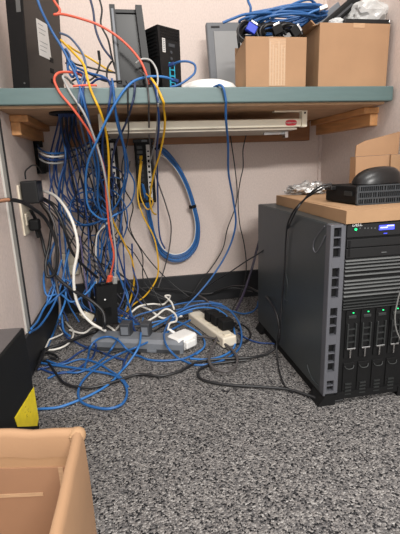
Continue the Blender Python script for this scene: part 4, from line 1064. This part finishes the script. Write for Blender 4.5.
for i, (W, lab) in enumerate((
    ([(120, 296, 1.5), (146, 290, 1.52), (176, 292, 1.54), (206, 296, 1.54), (232, 290, 1.54), (252, 294, 1.5)], 'black cable lying along the foot of the back baseboard'),
    ([(96, 262, 1.47), (122, 278, 1.5), (150, 296, 1.5), (178, 306, 1.48), (206, 312, 1.44)], 'black cable slanting across the dark baseboard'),
    ([(240, 332), (226, 322, 1.36), (206, 318, 1.4), (186, 320, 1.4), (166, 326, 1.36), (150, 336, 1.28)], 'black cable tucked behind the beige strip'),
    ([(228, 336, 1.26), (240, 326, 1.32), (250, 334, 1.26), (246, 343), (236, 346)], 'black cable curled at the near end of beige strip'),
    ([(92, 346), (104, 355), (116, 353), (128, 351), (140, 355)], 'black cable peeping out from under the grey strip'))):
    cable(pwr, lab, W, .0034, C_blk)

# --- blue coil and black video cables heaped on the left box
def heap():
    zt = ZT + ZA
    x0 = BA.location.x
    rnd = random.Random(8)
    # one long coiled cable: flat stretched rings
    P = []
    for i in range(16 * 14):
        a = 2 * PI * i / 16; k = i // 16
        rx = .104 + .022 * math.sin(k * 1.7); ry = .036 + .008 * math.cos(k * 2.1)
        tiltz = (.017 + .013 * math.sin(k * 2.7)) * math.cos(a + .6 + .3 * math.sin(k * 1.3))
        P.append(Vector((x0 + .130 + .008 * math.sin(k * 2.2) + rx * math.cos(a), 1.225 + ry * math.sin(a), zt + .052 + tiltz + .0065 * (k % 5) + .004 * math.sin(a * 2 + k))))
    P = [onY(247, -8, 1.22), onY(248.5, 4, 1.21), onY(251, 11, 1.20)] + [P[8]] + P[9:]
    P += [onY(246, 17, 1.175), onY(234, 21, 1.172), onY(223, 25.5, 1.172)]
    path = catmull(P, 4); base = P[0].copy()
    o = MB().tube([p - base for p in path], .0036, 7).build('cable_coil', C_blue, None, True, 1.5); o.location = base
    tag(o, 'big flat coil of blue network cable heaped over the taped box', 'cable')
    pe = onY(323, 10, 1.18)
    cable(net, 'blue cable with a clear plug reaching towards the right box', [(296, 14, 1.2), (306, 17, 1.19), (314, 14, 1.185), (322, 11, 1.18)], .0036, C_bluel, ends=((1, M_white, .022, .012, 'plug'),))
    # black video cables in loops in the box mouth
    for k, (cxp, lab) in enumerate(((.028, 'black video cable coil at the left of the taped box'), (.085, 'black video cable coil in the middle of the taped box'), (.135, 'black video cable coil at the right of the taped box'))):
        P = []
        for i in range(12 * 6):
            a = 2 * PI * i / 12; j = i // 12
            r = .038 - .004 * j + .004 * math.sin(j * 2.4 + k)
            P.append(Vector((x0 + cxp + r * 1.12 * math.cos(a), 1.20 + 0.014 * math.sin(a + .7 + j) + .003 * j, zt + .018 + r * .72 * math.sin(a))))
        P = [p if p.z > zt + .004 else Vector((p.x, max(p.y, 1.175), max(p.z, zt - .02))) for p in P]
        path = catmull(P, 4); base = path[0].copy()
        o = MB().tube([p - base for p in path], .0042, 7).build('video_cable', C_blk, None, True, 1.5); o.location = base
        tag(o, lab, 'cable')
        c = Vector((x0 + cxp + (-.008 if k == 0 else .01), 1.178, zt + .022 - .003 * k)) - base
        M = Matrix.Translation(c) @ Matrix.Rotation((.5, -.4, .9)[k], 4, 'Y')
        pl = MB().box((-.014, -.007, -.010), (.014, .007, .012), M=M, bev=.002).build('blue_connector', M_vga if k == 0 else M_blkm, o)
        if k == 0: pl['label'] = 'blue video connector'
        MB().box((-.010, -.0085, .012), (.010, .0045, .018), M=M, bev=.001).build('metal_shell', M_chrome, pl)
    t = thing('cable_connector', 'silver ended black connector hanging over the left corner of the taped box', 'connector', onY(238.2, 40, 1.235))
    MB().cyl((0, 0, .005), (.004, .002, -.028), .0045, .0035, 12).build('body', M_blkm, t)
    MB().cyl((-.0005, 0, .010), (.0, 0, .002), .0042, None, 12).build('metal_tip', M_chrome, t)
    cable(net, 'black lead rising from the silver ended connector into the box', [(239, 46, 1.176), (240, 52, 1.176)][:1] + [(238, 36, 1.172), (240, 28, 1.18), (246, 24, 1.19), (254, 28, 1.2)], .0034, C_blk)
heap()

# ------------------------------------------------------------------ lights, world, camera
def area(name, loc, size, power, col=(1, .97, .93), target=None):
    l = bpy.data.lights.new(name, 'AREA'); l.shape = 'RECTANGLE'; l.size, l.size_y = size; l.energy = power; l.color = col
    o = bpy.data.objects.new(name, l); COL.objects.link(o); o.location = loc
    if target:
        o.rotation_euler = (Vector(target) - Vector(loc)).to_track_quat('-Z', 'Y').to_euler()
    return o
area('ceiling_light', (.3, -.2, 2.65), (1.2, .6), 28)
area('ceiling_light', (.55, -3.0, 2.3), (1.2, .6), 225)
w = bpy.data.worlds.new('room_bounce'); scene.world = w; w.use_nodes = True
bg = w.node_tree.nodes['Background']; bg.inputs[0].default_value = (1, .97, .94, 1); bg.inputs[1].default_value = 1.0

cam = bpy.data.cameras.new('camera'); co = bpy.data.objects.new('camera', cam); COL.objects.link(co)
cam.sensor_fit = 'VERTICAL'; cam.sensor_height = 24.0; cam.lens = 24.0 * F / 534.0
cam.clip_start = .01
right = Vector((_X[0], _d[0], -_D[0])); down = Vector((_X[1], _d[1], -_D[1])); fwd = Vector((_X[2], _d[2], -_D[2]))
M = Matrix((right, -down, -fwd)).transposed().to_4x4(); M.translation = CAM
co.matrix_world = M
scene.camera = co
vs = scene.view_settings
vs.view_transform = 'Standard'; vs.look = 'None'; vs.gamma = 1; vs.exposure = 0.42; vs.use_curve_mapping = False
